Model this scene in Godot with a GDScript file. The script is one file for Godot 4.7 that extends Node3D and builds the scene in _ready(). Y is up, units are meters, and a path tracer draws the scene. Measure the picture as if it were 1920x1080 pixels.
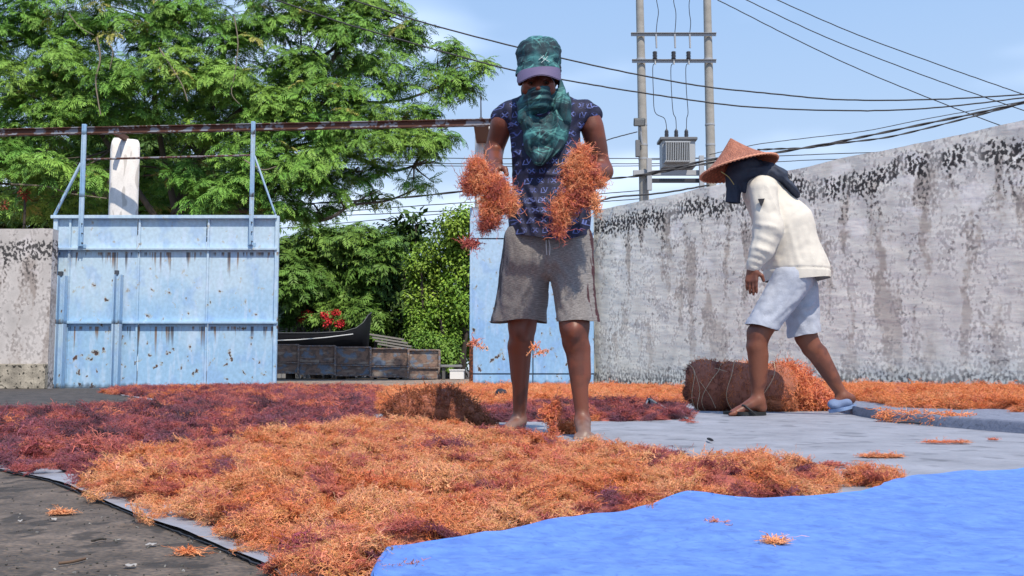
extends Node3D
# A yard where two workers spread seaweed to dry.  Units are metres, y is up, the camera looks along -z.

const CAM_H := 0.277
const F := 1900.0
var pitch := atan(155.0 / 1900.0)
var rng := RandomNumberGenerator.new()
var used := {}
var no1 := FastNoiseLite.new()
var no2 := FastNoiseLite.new()
var no3 := FastNoiseLite.new()

# ---------------------------------------------------------------- measuring aids
func ray(px: float, py: float) -> Vector3:
	var u := (px - 960.0) / F
	var v := (540.0 - py) / F
	return Vector3(u, v * cos(pitch) + sin(pitch), v * sin(pitch) - cos(pitch))

func at(px: float, py: float, depth: float) -> Vector3:
	var d := ray(px, py)
	return Vector3(0, CAM_H, 0) + d * (depth / -d.z)

func gnd(px: float, py: float, y := 0.0) -> Vector3:
	var d := ray(px, py)
	return Vector3(0, CAM_H, 0) + d * ((y - CAM_H) / d.y)

# ---------------------------------------------------------------- mesh collector; tri() takes corners counter-clockwise from outside
class Geo:
	var v := PackedVector3Array()
	var n := PackedVector3Array()
	var c := PackedColorArray()
	var uv := PackedVector2Array()
	var ix := PackedInt32Array()
	var col := Color(1, 1, 1)

	func vert(p: Vector3, nn: Vector3, t := Vector2.ZERO) -> int:
		v.push_back(p); n.push_back(nn); c.push_back(col); uv.push_back(t)
		return v.size() - 1

	func tri(a: int, b: int, d: int) -> void:
		ix.push_back(a); ix.push_back(d); ix.push_back(b)

	func quad(a: int, b: int, d: int, e: int) -> void:
		tri(a, b, d); tri(a, d, e)

	# a flat polygon (fan), corners counter-clockwise from outside
	func flat(ps: Array, uvs := []) -> void:
		var nn: Vector3 = (ps[1] - ps[0]).cross(ps[2] - ps[0]).normalized()
		var k := v.size()
		for i in ps.size():
			vert(ps[i], nn, uvs[i] if uvs.size() > i else Vector2(ps[i].x, -ps[i].y))
		for i in range(1, ps.size() - 1):
			tri(k, k + i, k + i + 1)

	# a box with bevelled edges
	func box(m: Vector3, s: Vector3, b := Basis.IDENTITY, bev := 0.0) -> void:
		var h := s * 0.5
		if bev <= 0.0:
			bev = min(h.x, min(h.y, h.z)) * 0.12
		bev = min(bev, min(h.x, min(h.y, h.z)) * 0.6)
		var id := {}
		for ax in 3:
			for sg in [-1, 1]:
				for e1 in [-1, 1]:
					for e2 in [-1, 1]:
						var p := Vector3()
						var a1 := (ax + 1) % 3
						var a2 := (ax + 2) % 3
						p[ax] = sg * h[ax]
						p[a1] = e1 * (h[a1] - bev)
						p[a2] = e2 * (h[a2] - bev)
						var nn := Vector3(); nn[ax] = sg
						var key := [0, 0, 0, ax]
						key[ax] = sg; key[a1] = e1; key[a2] = e2
						var w := m + b * p
						var t := Vector2(w.x, -w.y) if ax == 2 else (Vector2(w.z, -w.y) if ax == 0 else Vector2(w.x, w.z))
						id[key] = vert(w, b * nn, t)
		for ax in 3:
			var a1 := (ax + 1) % 3
			var a2 := (ax + 2) % 3
			for sg in [-1, 1]:
				var q := []
				for e in [[-1, -1], [1, -1], [1, 1], [-1, 1]]:
					var key := [0, 0, 0, ax]
					key[ax] = sg; key[a1] = e[0]; key[a2] = e[1]
					q.push_back(id[key])
				_q(q)
			for s1 in [-1, 1]:          # edges along ax
				for s2 in [-1, 1]:
					var q := []
					for e in [[-1, a1], [1, a1], [1, a2], [-1, a2]]:
						var key := [0, 0, 0, e[1]]
						key[ax] = e[0]; key[a1] = s1; key[a2] = s2
						q.push_back(id[key])
					_q(q)
		for sx in [-1, 1]:
			for sy in [-1, 1]:
				for sz in [-1, 1]:
					_t(id[[sx, sy, sz, 0]], id[[sx, sy, sz, 1]], id[[sx, sy, sz, 2]])

	func _t(a: int, b: int, d: int) -> void:
		if (v[b] - v[a]).cross(v[d] - v[a]).dot(n[a] + n[b] + n[d]) < 0.0:
			tri(a, d, b)
		else:
			tri(a, b, d)

	func _q(q: Array) -> void:
		_t(q[0], q[1], q[2]); _t(q[0], q[2], q[3])

	# a round bar along points; radii per point
	func tube(pts: PackedVector3Array, rad: PackedFloat32Array, sides := 8, caps := true, vscale := 1.0) -> void:
		var k := v.size()
		var m := pts.size()
		var t0 := (pts[1] - pts[0]).normalized()
		var side := t0.cross(Vector3(0.31, 0.9, 0.17)).normalized()
		var run := 0.0
		for i in m:
			var t := (pts[mini(i + 1, m - 1)] - pts[maxi(i - 1, 0)]).normalized()
			side = (side - t * side.dot(t)).normalized()
			var up := t.cross(side)
			if i > 0:
				run += pts[i].distance_to(pts[i - 1])
			for j in sides:
				var a := TAU * j / sides
				var nn := side * cos(a) + up * sin(a)
				v.push_back(pts[i] + nn * rad[i]); n.push_back(nn); c.push_back(col); uv.push_back(Vector2(float(j) / sides, run * vscale))
		for i in m - 1:
			for j in sides:
				var j2 := (j + 1) % sides
				var a := k + i * sides + j
				var b := k + i * sides + j2
				ix.push_back(a); ix.push_back(a + sides); ix.push_back(b)
				ix.push_back(b); ix.push_back(a + sides); ix.push_back(b + sides)
		if caps:
			for e in [0, m - 1]:
				var d: Vector3 = (pts[0] - pts[1]).normalized() if e == 0 else (pts[m - 1] - pts[m - 2]).normalized()
				var q = k + e * sides
				var w := v.size()
				for j in sides:
					vert(v[q + j], d)
				for j in range(1, sides - 1):
					if e == 0:
						tri(w, w + j + 1, w + j)
					else:
						tri(w, w + j, w + j + 1)

	func bar(a: Vector3, b: Vector3, r0: float, r1 := -1.0, sides := 10) -> void:
		tube(PackedVector3Array([a, b]), PackedFloat32Array([r0, r0 if r1 < 0.0 else r1]), sides)

	# a thin strand of three sides without caps
	func strand(pts: PackedVector3Array, r0: float, r1: float) -> void:
		var k := v.size()
		var m := pts.size()
		var t := (pts[1] - pts[0]).normalized()
		var side := t.cross(Vector3(0.37, 0.81, 0.45)).normalized()
		for i in m:
			if i > 0 and i < m - 1:
				t = (pts[i + 1] - pts[i - 1]).normalized()
			side = (side - t * side.dot(t)).normalized()
			var up := t.cross(side)
			var r := lerpf(r0, r1, float(i) / (m - 1))
			var n1 := side * -0.5 + up * 0.866
			var n2 := side * -0.5 - up * 0.866
			v.push_back(pts[i] + side * r); v.push_back(pts[i] + n1 * r); v.push_back(pts[i] + n2 * r)
			n.push_back(side); n.push_back(n1); n.push_back(n2)
			c.push_back(col); c.push_back(col); c.push_back(col)
			if i > 0:
				for j in 3:
					var j2 := (j + 1) % 3
					var a := k + (i - 1) * 3 + j
					var b := k + (i - 1) * 3 + j2
					ix.push_back(a); ix.push_back(a + 3); ix.push_back(b)
					ix.push_back(b); ix.push_back(a + 3); ix.push_back(b + 3)

	# surface of revolution: profile of (radius, height) pairs
	func lathe(o: Vector3, prof: Array, sides := 16, b := Basis.IDENTITY) -> void:
		var k := v.size()
		for i in prof.size():
			var p: Vector2 = prof[i]
			var d: Vector2 = prof[mini(i + 1, prof.size() - 1)] - prof[maxi(i - 1, 0)]
			var nn := Vector2(d.y, -d.x).normalized()
			for j in sides + 1:
				var a := TAU * j / sides
				vert(o + b * Vector3(p.x * cos(a), p.y, p.x * sin(a)), b * Vector3(nn.x * cos(a), nn.y, nn.x * sin(a)), Vector2(float(j) / sides, float(i) / (prof.size() - 1)))
		for i in prof.size() - 1:
			for j in sides:
				var a := k + i * (sides + 1) + j
				var q := a + sides + 1
				quad(a, q, q + 1, a + 1)

	# a grid of points with smooth normals; rows of equal length
	func grid(rows: Array, uvs := [], up := Vector3.UP) -> void:
		var k := v.size()
		var w: int = rows[0].size()
		for i in rows.size():
			for j in w:
				var p: Vector3 = rows[i][j]
				var dx: Vector3 = rows[i][mini(j + 1, w - 1)] - rows[i][maxi(j - 1, 0)]
				var dy: Vector3 = rows[mini(i + 1, rows.size() - 1)][j] - rows[maxi(i - 1, 0)][j]
				var nn := dx.cross(dy).normalized()
				if nn.dot(up) < 0.0:
					nn = -nn
				vert(p, nn, uvs[i][j] if uvs.size() else Vector2(p.x, p.z))
		for i in rows.size() - 1:
			for j in w - 1:
				var a := k + i * w + j
				_t(a, a + 1, a + w + 1)
				_t(a, a + w + 1, a + w)

	# turn every face to the side its normals show
	func orient() -> void:
		for t in range(0, ix.size(), 3):
			var a := ix[t]
			var b := ix[t + 2]
			var d := ix[t + 1]
			if (v[b] - v[a]).cross(v[d] - v[a]).dot(n[a] + n[b] + n[d]) < 0.0:
				ix[t + 1] = b
				ix[t + 2] = d

	func smooth() -> void:
		for i in n.size():
			n[i] = Vector3.ZERO
		for t in range(0, ix.size(), 3):
			var a := ix[t]
			var b := ix[t + 2]
			var d := ix[t + 1]
			var nn := (v[b] - v[a]).cross(v[d] - v[a])
			n[a] += nn; n[b] += nn; n[d] += nn
		for i in n.size():
			n[i] = n[i].normalized()

	func add(o: Geo) -> void:
		var k := v.size()
		v.append_array(o.v); n.append_array(o.n); c.append_array(o.c); uv.append_array(o.uv)
		for i in o.ix:
			ix.push_back(i + k)

	func paint(f: Callable) -> void:
		for i in v.size():
			c[i] = f.call(v[i], n[i])

	# open a closed shape below a hem: hem(p) gives the height of the hem under p
	func cut(hem: Callable) -> void:
		var low := PackedByteArray(); low.resize(v.size())
		for i in v.size():
			var y: float = hem.call(v[i])
			if v[i].y < y:
				low[i] = 1
				v[i].y = y
		var keep := PackedInt32Array()
		for t in range(0, ix.size(), 3):
			if low[ix[t]] + low[ix[t + 1]] + low[ix[t + 2]] < 3:
				keep.push_back(ix[t]); keep.push_back(ix[t + 1]); keep.push_back(ix[t + 2])
		ix = keep
		smooth()

	func mesh(o := Vector3.ZERO) -> ArrayMesh:
		var a := []
		a.resize(Mesh.ARRAY_MAX)
		if uv.size() < v.size():
			uv.resize(v.size())
		if o != Vector3.ZERO:
			for i in v.size():
				v[i] -= o
		a[Mesh.ARRAY_VERTEX] = v
		a[Mesh.ARRAY_NORMAL] = n
		a[Mesh.ARRAY_COLOR] = c
		a[Mesh.ARRAY_TEX_UV] = uv
		a[Mesh.ARRAY_INDEX] = ix
		var m := ArrayMesh.new()
		m.add_surface_from_arrays(Mesh.PRIMITIVE_TRIANGLES, a)
		return m

# ---------------------------------------------------------------- soft bodies: tapered bones joined smoothly, meshed as surface nets
class Bone:
	var a: Vector3
	var ab: Vector3
	var il: float
	var ra: float
	var dr: float
	var k: float
	var w: Vector3
	var s: float

func bn(a: Vector3, b: Vector3, ra: float, rb: float, k := 0.02, w := Vector3.ZERO, s := 1.0) -> Bone:
	var o := Bone.new()
	o.a = a
	o.ab = b - a
	if s != 1.0:
		o.ab += w * ((s - 1.0) * o.ab.dot(w))
	o.il = 1.0 / max(o.ab.length_squared(), 1e-9)
	o.ra = ra; o.dr = rb - ra; o.k = k; o.w = w; o.s = s
	return o

func sdf(p: Vector3, bones: Array) -> float:
	var d := 1e3
	for o: Bone in bones:
		var q := p - o.a
		if o.s != 1.0:
			q += o.w * ((o.s - 1.0) * q.dot(o.w))
		var t := clampf(q.dot(o.ab) * o.il, 0.0, 1.0)
		var e := (q - o.ab * t).length() - (o.ra + o.dr * t)
		if o.k < 0.0:
			var h := clampf(0.5 - 0.5 * (d + e) / -o.k, 0.0, 1.0)   # carve
			d = lerpf(d, -e, h) + -o.k * h * (1.0 - h)
		else:
			var h := clampf(0.5 + 0.5 * (d - e) / o.k, 0.0, 1.0)
			d = lerpf(d, e, h) - o.k * h * (1.0 - h)
	return d

# the surface of joined bones; each block of cells looks only at the bones near it
func nets(bones: Array, lo: Vector3, hi: Vector3, h: float) -> Geo:
	var g := Geo.new()
	var bx := int(ceil((hi.x - lo.x) / (h * 4)))
	var by := int(ceil((hi.y - lo.y) / (h * 4)))
	var bz := int(ceil((hi.z - lo.z) / (h * 4)))
	var nx := bx * 4 + 1
	var ny := by * 4 + 1
	var nz := bz * 4 + 1
	var val := PackedFloat32Array(); val.resize(nx * ny * nz); val.fill(1e9)
	var cv := PackedInt32Array(); cv.resize(nx * ny * nz); cv.fill(-1)
	var sx := 1
	var sy := nx
	var sz := nx * ny
	var cells := PackedInt32Array()
	var off := PackedInt32Array([0, sx, sy, sx + sy, sz, sx + sz, sy + sz, sx + sy + sz])
	var ea := PackedInt32Array([0, 2, 4, 6, 0, 1, 4, 5, 0, 1, 2, 3])
	var eb := PackedInt32Array([1, 3, 5, 7, 2, 3, 6, 7, 4, 5, 6, 7])
	var cor := PackedVector3Array()
	for i in 8:
		cor.push_back(Vector3(i & 1, (i >> 1) & 1, i >> 2))
	var stretch := 1.0
	for o: Bone in bones: stretch = maxf(stretch, o.s)
	var reach := h * 3.5 * stretch
	for kz in bz:
		for ky in by:
			for kx in bx:
				var mid := lo + Vector3(kx * 4 + 2, ky * 4 + 2, kz * 4 + 2) * h
				if absf(sdf(mid, bones)) > reach + 0.004:
					continue
				var near := []
				for o: Bone in bones:
					if bone_dist(mid, o) < reach * 2.0 + absf(o.k):
						near.push_back(o)
				for z in range(kz * 4, kz * 4 + 5):
					for y in range(ky * 4, ky * 4 + 5):
						var id := z * sz + y * sy + kx * 4
						for x in 5:
							if val[id + x] > 1e8:
								val[id + x] = sdf(lo + Vector3(kx * 4 + x, y, z) * h, near)
				for z in range(kz * 4, kz * 4 + 4):
					for y in range(ky * 4, ky * 4 + 4):
						for x in range(kx * 4, kx * 4 + 4):
							var id := z * sz + y * sy + x
							var m := 0
							for i in 8:
								if val[id + off[i]] < 0.0:
									m |= 1 << i
							if m == 0 or m == 255:
								continue
							var sum := Vector3.ZERO
							var cnt := 0
							for e in 12:
								var p := ea[e]
								var q := eb[e]
								if ((m >> p) & 1) != ((m >> q) & 1):
									var va := val[id + off[p]]
									sum += cor[p].lerp(cor[q], va / (va - val[id + off[q]]))
									cnt += 1
							var pt := lo + (Vector3(x, y, z) + sum / cnt) * h
							cv[id] = g.vert(pt, Vector3.UP, Vector2(pt.x, -pt.y))
							cells.push_back(id)
	var sts := PackedInt32Array([sx, sy, sz])
	for id in cells:
		var v0 := val[id]
		for ax in 3:
			var st := sts[ax]
			var s1 := sts[(ax + 1) % 3]
			var s2 := sts[(ax + 2) % 3]
			if id + st >= val.size() or id - s1 - s2 < 0:
				continue
			var v1 := val[id + st]
			if v1 > 1e8 or (v0 < 0.0) == (v1 < 0.0):
				continue
			var a := cv[id - s1 - s2]
			var b := cv[id - s2]
			var c := cv[id]
			var d := cv[id - s1]
			if a < 0 or b < 0 or c < 0 or d < 0:
				continue
			if v0 < 0.0:
				g.quad(a, b, c, d)
			else:
				g.quad(a, d, c, b)
	g.smooth()
	return g

func bone_dist(p: Vector3, o: Bone) -> float:
	var q := p - o.a
	if o.s != 1.0:
		q += o.w * ((o.s - 1.0) * q.dot(o.w))
	var t := clampf(q.dot(o.ab) * o.il, 0.0, 1.0)
	return (q - o.ab * t).length() - (o.ra + o.dr * t)

# a hand: palm, four fingers of different lengths and a thumb, as bones
func hand(wrist: Vector3, dir: Vector3, palm: Vector3, thumb_side: float, curl: float) -> Array:
	dir = dir.normalized()
	palm = (palm - dir * palm.dot(dir)).normalized()
	var wide := dir.cross(palm) * thumb_side
	var out := [bn(wrist - dir * 0.03, wrist + dir * 0.02, 0.026, 0.027, 0.015, palm, 1.25)]
	for i in 4:
		var w: float = [0.029, 0.010, -0.010, -0.028][i]
		var l: float = [0.070, 0.078, 0.072, 0.056][i]
		var r: float = [0.0092, 0.0095, 0.009, 0.0082][i]
		var base := wrist + dir * (0.088 - absf(w) * 0.25) + wide * w
		out.push_back(bn(wrist + dir * 0.015 + wide * w * 0.6, base, 0.016, 0.0125, 0.012, palm, 1.1))
		var q := base
		var ang := 0.0
		for s in 3:
			ang += curl * [0.8, 1.1, 0.8][s] + i * 0.02
			var d := dir * cos(ang) + palm * sin(ang) + wide * w * 1.6 * (1.0 - s * 0.4)
			var e: Vector3 = q + d.normalized() * l * [0.45, 0.3, 0.25][s]
			out.push_back(bn(q, e, r * (1.06 - s * 0.08), r * (0.98 - s * 0.08), 0.004))
			q = e
	var tb := wrist + dir * 0.028 + wide * 0.024
	var t1 := tb + (dir * 0.5 + wide * 0.75 + palm * 0.35).normalized() * 0.04
	var t2 := t1 + (dir * 0.85 + wide * 0.25 + palm * 0.5).normalized() * 0.032
	out.push_back(bn(tb, t1, 0.015, 0.0112, 0.012))
	out.push_back(bn(t1, t2, 0.0112, 0.0092, 0.005))
	return out

# ---------------------------------------------------------------- naming
func numbered(called: String) -> String:
	if not used.has(called):
		used[called] = 0
		return called
	used[called] += 1
	return "%s_%03d" % [called, used[called]]

func thing(called: String, label: String, category: String, pos := Vector3.ZERO, group := "") -> Node3D:
	var o := Node3D.new()
	o.name = numbered(called)
	add_child(o)
	o.position = pos
	tag(o, label, category, group)
	return o

func tag(o: Node, label: String, category: String, group := "") -> void:
	o.set_meta("label", label)
	o.set_meta("category", category)
	if group != "":
		o.set_meta("group", group)

# one named mesh; its shape is given in world places and moved to its parent's axes
func put(g: Geo, called: String, m: Material, parent: Node3D = null) -> MeshInstance3D:
	var o := MeshInstance3D.new()
	var off := Vector3.ZERO
	var q: Node = parent
	while q != null and q != self and q is Node3D:
		off += (q as Node3D).position
		q = q.get_parent()
	o.mesh = g.mesh(off)
	o.material_override = m
	if parent == null:
		o.name = numbered(called)
		add_child(o)
	else:
		o.name = called
		parent.add_child(o, true)
		if str(o.name) != called:
			var k := 1
			while parent.has_node("%s_%03d" % [called, k]):
				k += 1
			o.name = "%s_%03d" % [called, k]
	return o

func kind(o: Node, k: String) -> void:
	o.set_meta("kind", k)

# ---------------------------------------------------------------- materials and textures
func mat(c: Color, rough := 0.8, tex: Texture2D = null, scale := 0.0, spec := 0.5) -> StandardMaterial3D:
	var m := StandardMaterial3D.new()
	m.albedo_color = c.linear_to_srgb()
	m.roughness = rough
	m.metallic_specular = spec
	m.vertex_color_use_as_albedo = true
	if tex != null:
		m.albedo_texture = tex
		if scale > 0.0:
			m.uv1_triplanar = true
			m.uv1_world_triplanar = true
			m.uv1_scale = Vector3.ONE * scale
	return m

func bump(m: StandardMaterial3D, tex: Texture2D, amount := 1.0) -> StandardMaterial3D:
	m.normal_enabled = true
	m.normal_texture = tex
	m.normal_scale = amount
	return m

func sn(seed_: int, freq: float, oct := 4, w := 512, h := 512, type := FastNoiseLite.TYPE_SIMPLEX_SMOOTH, ridged := false) -> PackedByteArray:
	var f := FastNoiseLite.new()
	f.seed = seed_
	f.noise_type = type
	f.frequency = freq
	f.fractal_octaves = oct
	f.fractal_type = FastNoiseLite.FRACTAL_RIDGED if ridged else FastNoiseLite.FRACTAL_FBM
	var im := f.get_seamless_image(w, h)
	im.convert(Image.FORMAT_L8)
	return im.get_data()

func texture(w: int, h: int, f: Callable) -> ImageTexture:
	var d := PackedByteArray()
	d.resize(w * h * 3)
	var i := 0
	for y in h:
		for x in w:
			var c: Color = f.call(x, y)
			d[i] = clampi(int(c.r * 255.0), 0, 255); d[i + 1] = clampi(int(c.g * 255.0), 0, 255); d[i + 2] = clampi(int(c.b * 255.0), 0, 255)
			i += 3
	var im := Image.create_from_data(w, h, false, Image.FORMAT_RGB8, d)
	im.generate_mipmaps()
	return ImageTexture.create_from_image(im)

func normal_tex(data: PackedByteArray, w: int, h: int, strength: float) -> ImageTexture:
	var im := Image.create_from_data(w, h, false, Image.FORMAT_L8, data)
	im.convert(Image.FORMAT_RGBA8)
	im.bump_map_to_normal_map(strength)
	return ImageTexture.create_from_image(im)

func step_(a: float, b: float, x: float) -> float:
	return smoothstep(a, b, x)

# ---------------------------------------------------------------- the scene
func _ready() -> void:
	rng.seed = 7
	no1.seed = 11; no1.frequency = 1.0; no1.fractal_octaves = 3
	no2.seed = 23; no2.frequency = 1.0; no2.fractal_octaves = 2
	no3.seed = 37; no3.frequency = 1.0; no3.fractal_type = FastNoiseLite.FRACTAL_RIDGED; no3.fractal_octaves = 2
	view_and_light()
	ground_and_tarps()
	right_wall()
	left_wall()
	gate()
	far_gate_and_pillars()
	beyond_the_gate()
	power_poles()
	cables()
	big_tree()
	hedges()
	seaweed_beds()
	seaweed_objects()
	standing_worker()
	walking_worker()
	small_things()

func view_and_light() -> void:
	var cam := Camera3D.new()
	cam.name = "camera"
	add_child(cam)
	cam.position = Vector3(0, CAM_H, 0)
	cam.rotation.x = pitch
	cam.fov = rad_to_deg(2.0 * atan(540.0 / F))
	cam.near = 0.05
	cam.far = 900.0
	cam.current = true
	var env := Environment.new()
	env.background_mode = Environment.BG_SKY
	env.tonemap_mode = Environment.TONE_MAPPER_LINEAR
	env.tonemap_exposure = 1.06
	env.sdfgi_enabled = true
	env.ssao_enabled = true
	env.ssil_enabled = true
	var sm := ProceduralSkyMaterial.new()
	sm.sky_top_color = Color(0.175, 0.40, 0.83).linear_to_srgb()
	sm.sky_horizon_color = Color(0.69, 0.83, 0.97).linear_to_srgb()
	sm.sky_curve = 0.26
	sm.sky_energy_multiplier = 1.0
	sm.ground_horizon_color = Color(0.30, 0.30, 0.30).linear_to_srgb()
	sm.ground_bottom_color = Color(0.16, 0.15, 0.14).linear_to_srgb()
	var f := FastNoiseLite.new()
	f.seed = 5; f.frequency = 0.006; f.fractal_octaves = 5
	var im := Image.create(1024, 512, false, Image.FORMAT_RGBA8)
	for y in 256:
		for x in 1024:
			var el := (256.0 - y) / 256.0 * PI * 0.5
			var az := x / 1024.0 * TAU
			var p := Vector3(cos(el) * cos(az), sin(el) * 4.5, cos(el) * sin(az)) * 260.0
			var k := f.get_noise_3d(p.x, p.y, p.z)
			var a := step_(-0.05, 0.45, k) * 0.6
			im.set_pixel(x, y, Color(1, 1, 1, a))
	sm.sky_cover = ImageTexture.create_from_image(im)
	sm.sky_cover_modulate = Color(0.9, 0.9, 0.92)
	var sky := Sky.new()
	sky.sky_material = sm
	env.sky = sky
	var we := WorldEnvironment.new()
	we.name = "world_environment"
	we.environment = env
	add_child(we)
	var sun := DirectionalLight3D.new()
	sun.name = "sun"
	sun.light_color = Color(1.0, 0.95, 0.87)
	sun.light_energy = 1.5
	sun.light_angular_distance = 0.5
	sun.shadow_enabled = true
	add_child(sun)
	sun.look_at_from_position(Vector3(0.20, 0.82, 0.53), Vector3.ZERO, Vector3.UP)

# ---------------------------------------------------------------- ground, tarpaulins, kerb
func wave(x: float, z: float) -> float:      # the lie of the sheets on the uneven floor
	return 0.004 * no2.get_noise_2d(x * 1.6, z * 1.6) + 0.004

func strip(left: PackedVector2Array, right: PackedVector2Array, nu: int, h: Callable, bias := 1.0) -> Geo:
	# a sheet between two edge lines given as ground points (x, z), walked in the same sense
	var cl := Curve2D.new()
	var cr := Curve2D.new()
	for p in left: cl.add_point(p)
	for p in right: cr.add_point(p)
	var nv := int(cl.get_baked_length() / 0.035) + 2
	nv = mini(nv, 320)
	var rows := []
	for i in nv:
		var t := float(i) / (nv - 1)
		var a := cl.sample_baked(t * cl.get_baked_length())
		var b := cr.sample_baked(t * cr.get_baked_length())
		var row := []
		for j in nu:
			var s := pow(float(j) / (nu - 1), bias)
			var p := a.lerp(b, s)
			row.push_back(Vector3(p.x, h.call(p.x, p.y, t, s), p.y))
		rows.push_back(row)
	var g := Geo.new()
	g.grid(rows)
	return g

func g2(px: float, py: float) -> Vector2:
	var p := gnd(px, py)
	return Vector2(p.x, p.z)

func ground_and_tarps() -> void:
	# floor of the yard: worn concrete
	var a := sn(1, 0.012, 5)
	var b := sn(2, 0.05, 4)
	var c := sn(3, 0.35, 2)
	var d := sn(4, 0.03, 3)
	var floor_tex := texture(512, 512, func(x, y):
		var i: int = y * 512 + x
		var k := a[i] / 255.0
		var m := b[i] / 255.0
		var g := c[i] / 255.0
		var v := 0.315 + 0.12 * (k - 0.5) + 0.16 * (m - 0.5) + 0.16 * (g - 0.5)
		var col := Color(v * 1.12, v * 0.99, v * 0.89)
		col = col.lerp(Color(0.15, 0.135, 0.125), step_(0.62, 0.72, d[i] / 255.0) * 0.6)
		if g > 0.88 and m > 0.52: col = col.lerp(Color(0.46, 0.44, 0.41), 0.7)
		return col)
	var relief := PackedByteArray(); relief.resize(512 * 512)
	for i in relief.size():
		relief[i] = clampi(int(b[i] * 0.5 + c[i] * 0.5), 0, 255)
	var floor_n := normal_tex(relief, 512, 512, 3.0)
	var fm := bump(mat(Color(1, 1, 1), 0.9, floor_tex, 0.45), floor_n, 1.0)
	fm.vertex_color_use_as_albedo = true
	# one sheet to the horizon; the yard's slabs darker towards the gate
	var g := Geo.new()
	var rows := []
	var xs := [-420.0, -60.0, -20.0, -12.0, -8.0, -6.0, -5.0, -4.0, -3.0, -2.0, -1.0, 0.0, 1.0, 2.0, 3.0, 4.0, 5.0, 6.0, 8.0, 12.0, 20.0, 60.0, 420.0]
	var zs := [40.0, 6.0, 2.0, 1.0, 0.0, -1.0, -2.0, -3.0, -4.0, -5.0, -6.0, -8.0, -10.0, -12.0, -14.0, -17.0, -22.0, -30.0, -60.0, -150.0, -600.0]
	for z in zs:
		var row := []
		for x in xs:
			row.push_back(Vector3(x, 0, z))
		rows.push_back(row)
	g.grid(rows)
	kind(put(g, "ground", fm), "structure")
	# darker asphalt apron before the gate and paler road beyond it
	var am := bump(mat(Color(0.62, 0.66, 0.72), 0.8, floor_tex, 0.31), floor_n, 0.7)
	g = Geo.new()
	g.grid([[Vector3(-9, 0.004, -3.4), Vector3(-3, 0.004, -5.6), Vector3(0, 0.004, -9.0)], [Vector3(-12, 0.004, -15.8), Vector3(-5, 0.004, -15.8), Vector3(0, 0.004, -15.8)]])
	kind(put(g, "asphalt_apron", am), "structure")
	var rm := bump(mat(Color(2.6, 2.5, 2.35), 0.9, floor_tex, 0.2), floor_n, 0.6)
	g = Geo.new()
	g.grid([[Vector3(-30, 0.006, -16.3), Vector3(30, 0.006, -16.3)], [Vector3(-30, 0.006, -33), Vector3(30, 0.006, -33)]])
	kind(put(g, "road", rm), "structure")
	# grey tarpaulins under the seaweed
	var w1 := sn(5, 0.02, 4)
	var w2 := sn(6, 0.045, 3, 512, 512, FastNoiseLite.TYPE_SIMPLEX_SMOOTH, true)
	var grey_tex := texture(512, 512, func(x, y):
		var i: int = y * 512 + x
		var v := 0.56 + 0.10 * (w1[i] / 255.0 - 0.5) + 0.05 * (c[i] / 255.0 - 0.5)
		v -= 0.10 * step_(0.66, 0.8, d[i] / 255.0)
		return Color(v * 0.985, v * 0.995, v * 1.06))
	var cr := PackedByteArray(); cr.resize(512 * 512)
	for i in cr.size():
		cr[i] = clampi(int(w2[i] * 0.55 + w1[i] * 0.4), 0, 255)
	var crease := normal_tex(cr, 512, 512, 5.0)
	var gm := bump(mat(Color(1, 1, 1), 0.62, grey_tex, 0.31), crease, 0.3)
	var left := PackedVector2Array([Vector2(-0.02, -0.7), g2(505, 1072), g2(390, 1024), g2(290, 985), g2(180, 940), g2(92, 904), g2(0, 884), g2(-150, 858), g2(-200, 815), g2(-160, 785), g2(240, 764), g2(355, 762), g2(240, 745), g2(200, 737)])
	var right := PackedVector2Array([Vector2(5.2, -0.7), Vector2(5.2, -1.5), Vector2(5.2, -1.8), Vector2(5.2, -2.2), Vector2(5.2, -2.5), Vector2(5.2, -3.0), Vector2(5.2, -3.4), Vector2(5.2, -3.8), Vector2(5.2, -4.4), Vector2(5.2, -4.9), Vector2(5.3, -6.5), Vector2(5.3, -8.0), Vector2(4.2, -9.8), Vector2(2.6, -13.2)])
	g = strip(left, right, 120, func(x, z, t, s):
		var e := clampf(1.0 - s * 16.0, 0.0, 1.0)
		return 0.005 + wave(x, z) + e * (0.0005 + 0.0045 * maxf(0.0, no1.get_noise_2d(x * 3.4, z * 3.4))))
	var tarp := thing("tarpaulin", "large pale grey tarpaulin spread on the floor under the seaweed", "tarpaulin")
	put(g, "sheet", gm, tarp)
	# its hem: dark underside and painted shadow line in one tube, left edge
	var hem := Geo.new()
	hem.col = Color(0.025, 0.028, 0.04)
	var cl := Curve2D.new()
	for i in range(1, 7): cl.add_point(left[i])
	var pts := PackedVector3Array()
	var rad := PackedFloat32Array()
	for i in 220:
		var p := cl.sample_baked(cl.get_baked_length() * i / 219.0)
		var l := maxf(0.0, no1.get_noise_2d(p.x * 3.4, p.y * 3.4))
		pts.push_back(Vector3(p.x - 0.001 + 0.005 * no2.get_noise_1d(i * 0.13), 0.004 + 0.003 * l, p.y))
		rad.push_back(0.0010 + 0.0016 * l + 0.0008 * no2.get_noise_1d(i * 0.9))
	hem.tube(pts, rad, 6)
	put(hem, "hem", mat(Color(1, 1, 1), 0.8), tarp).set_meta("label", "dark underside and painted shadow line along the left edge of the tarpaulin")
	# blue tarpaulin in front
	var s1 := sn(7, 0.016, 4)
	var s2 := sn(8, 0.03, 4, 512, 512, FastNoiseLite.TYPE_SIMPLEX_SMOOTH, true)
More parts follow.
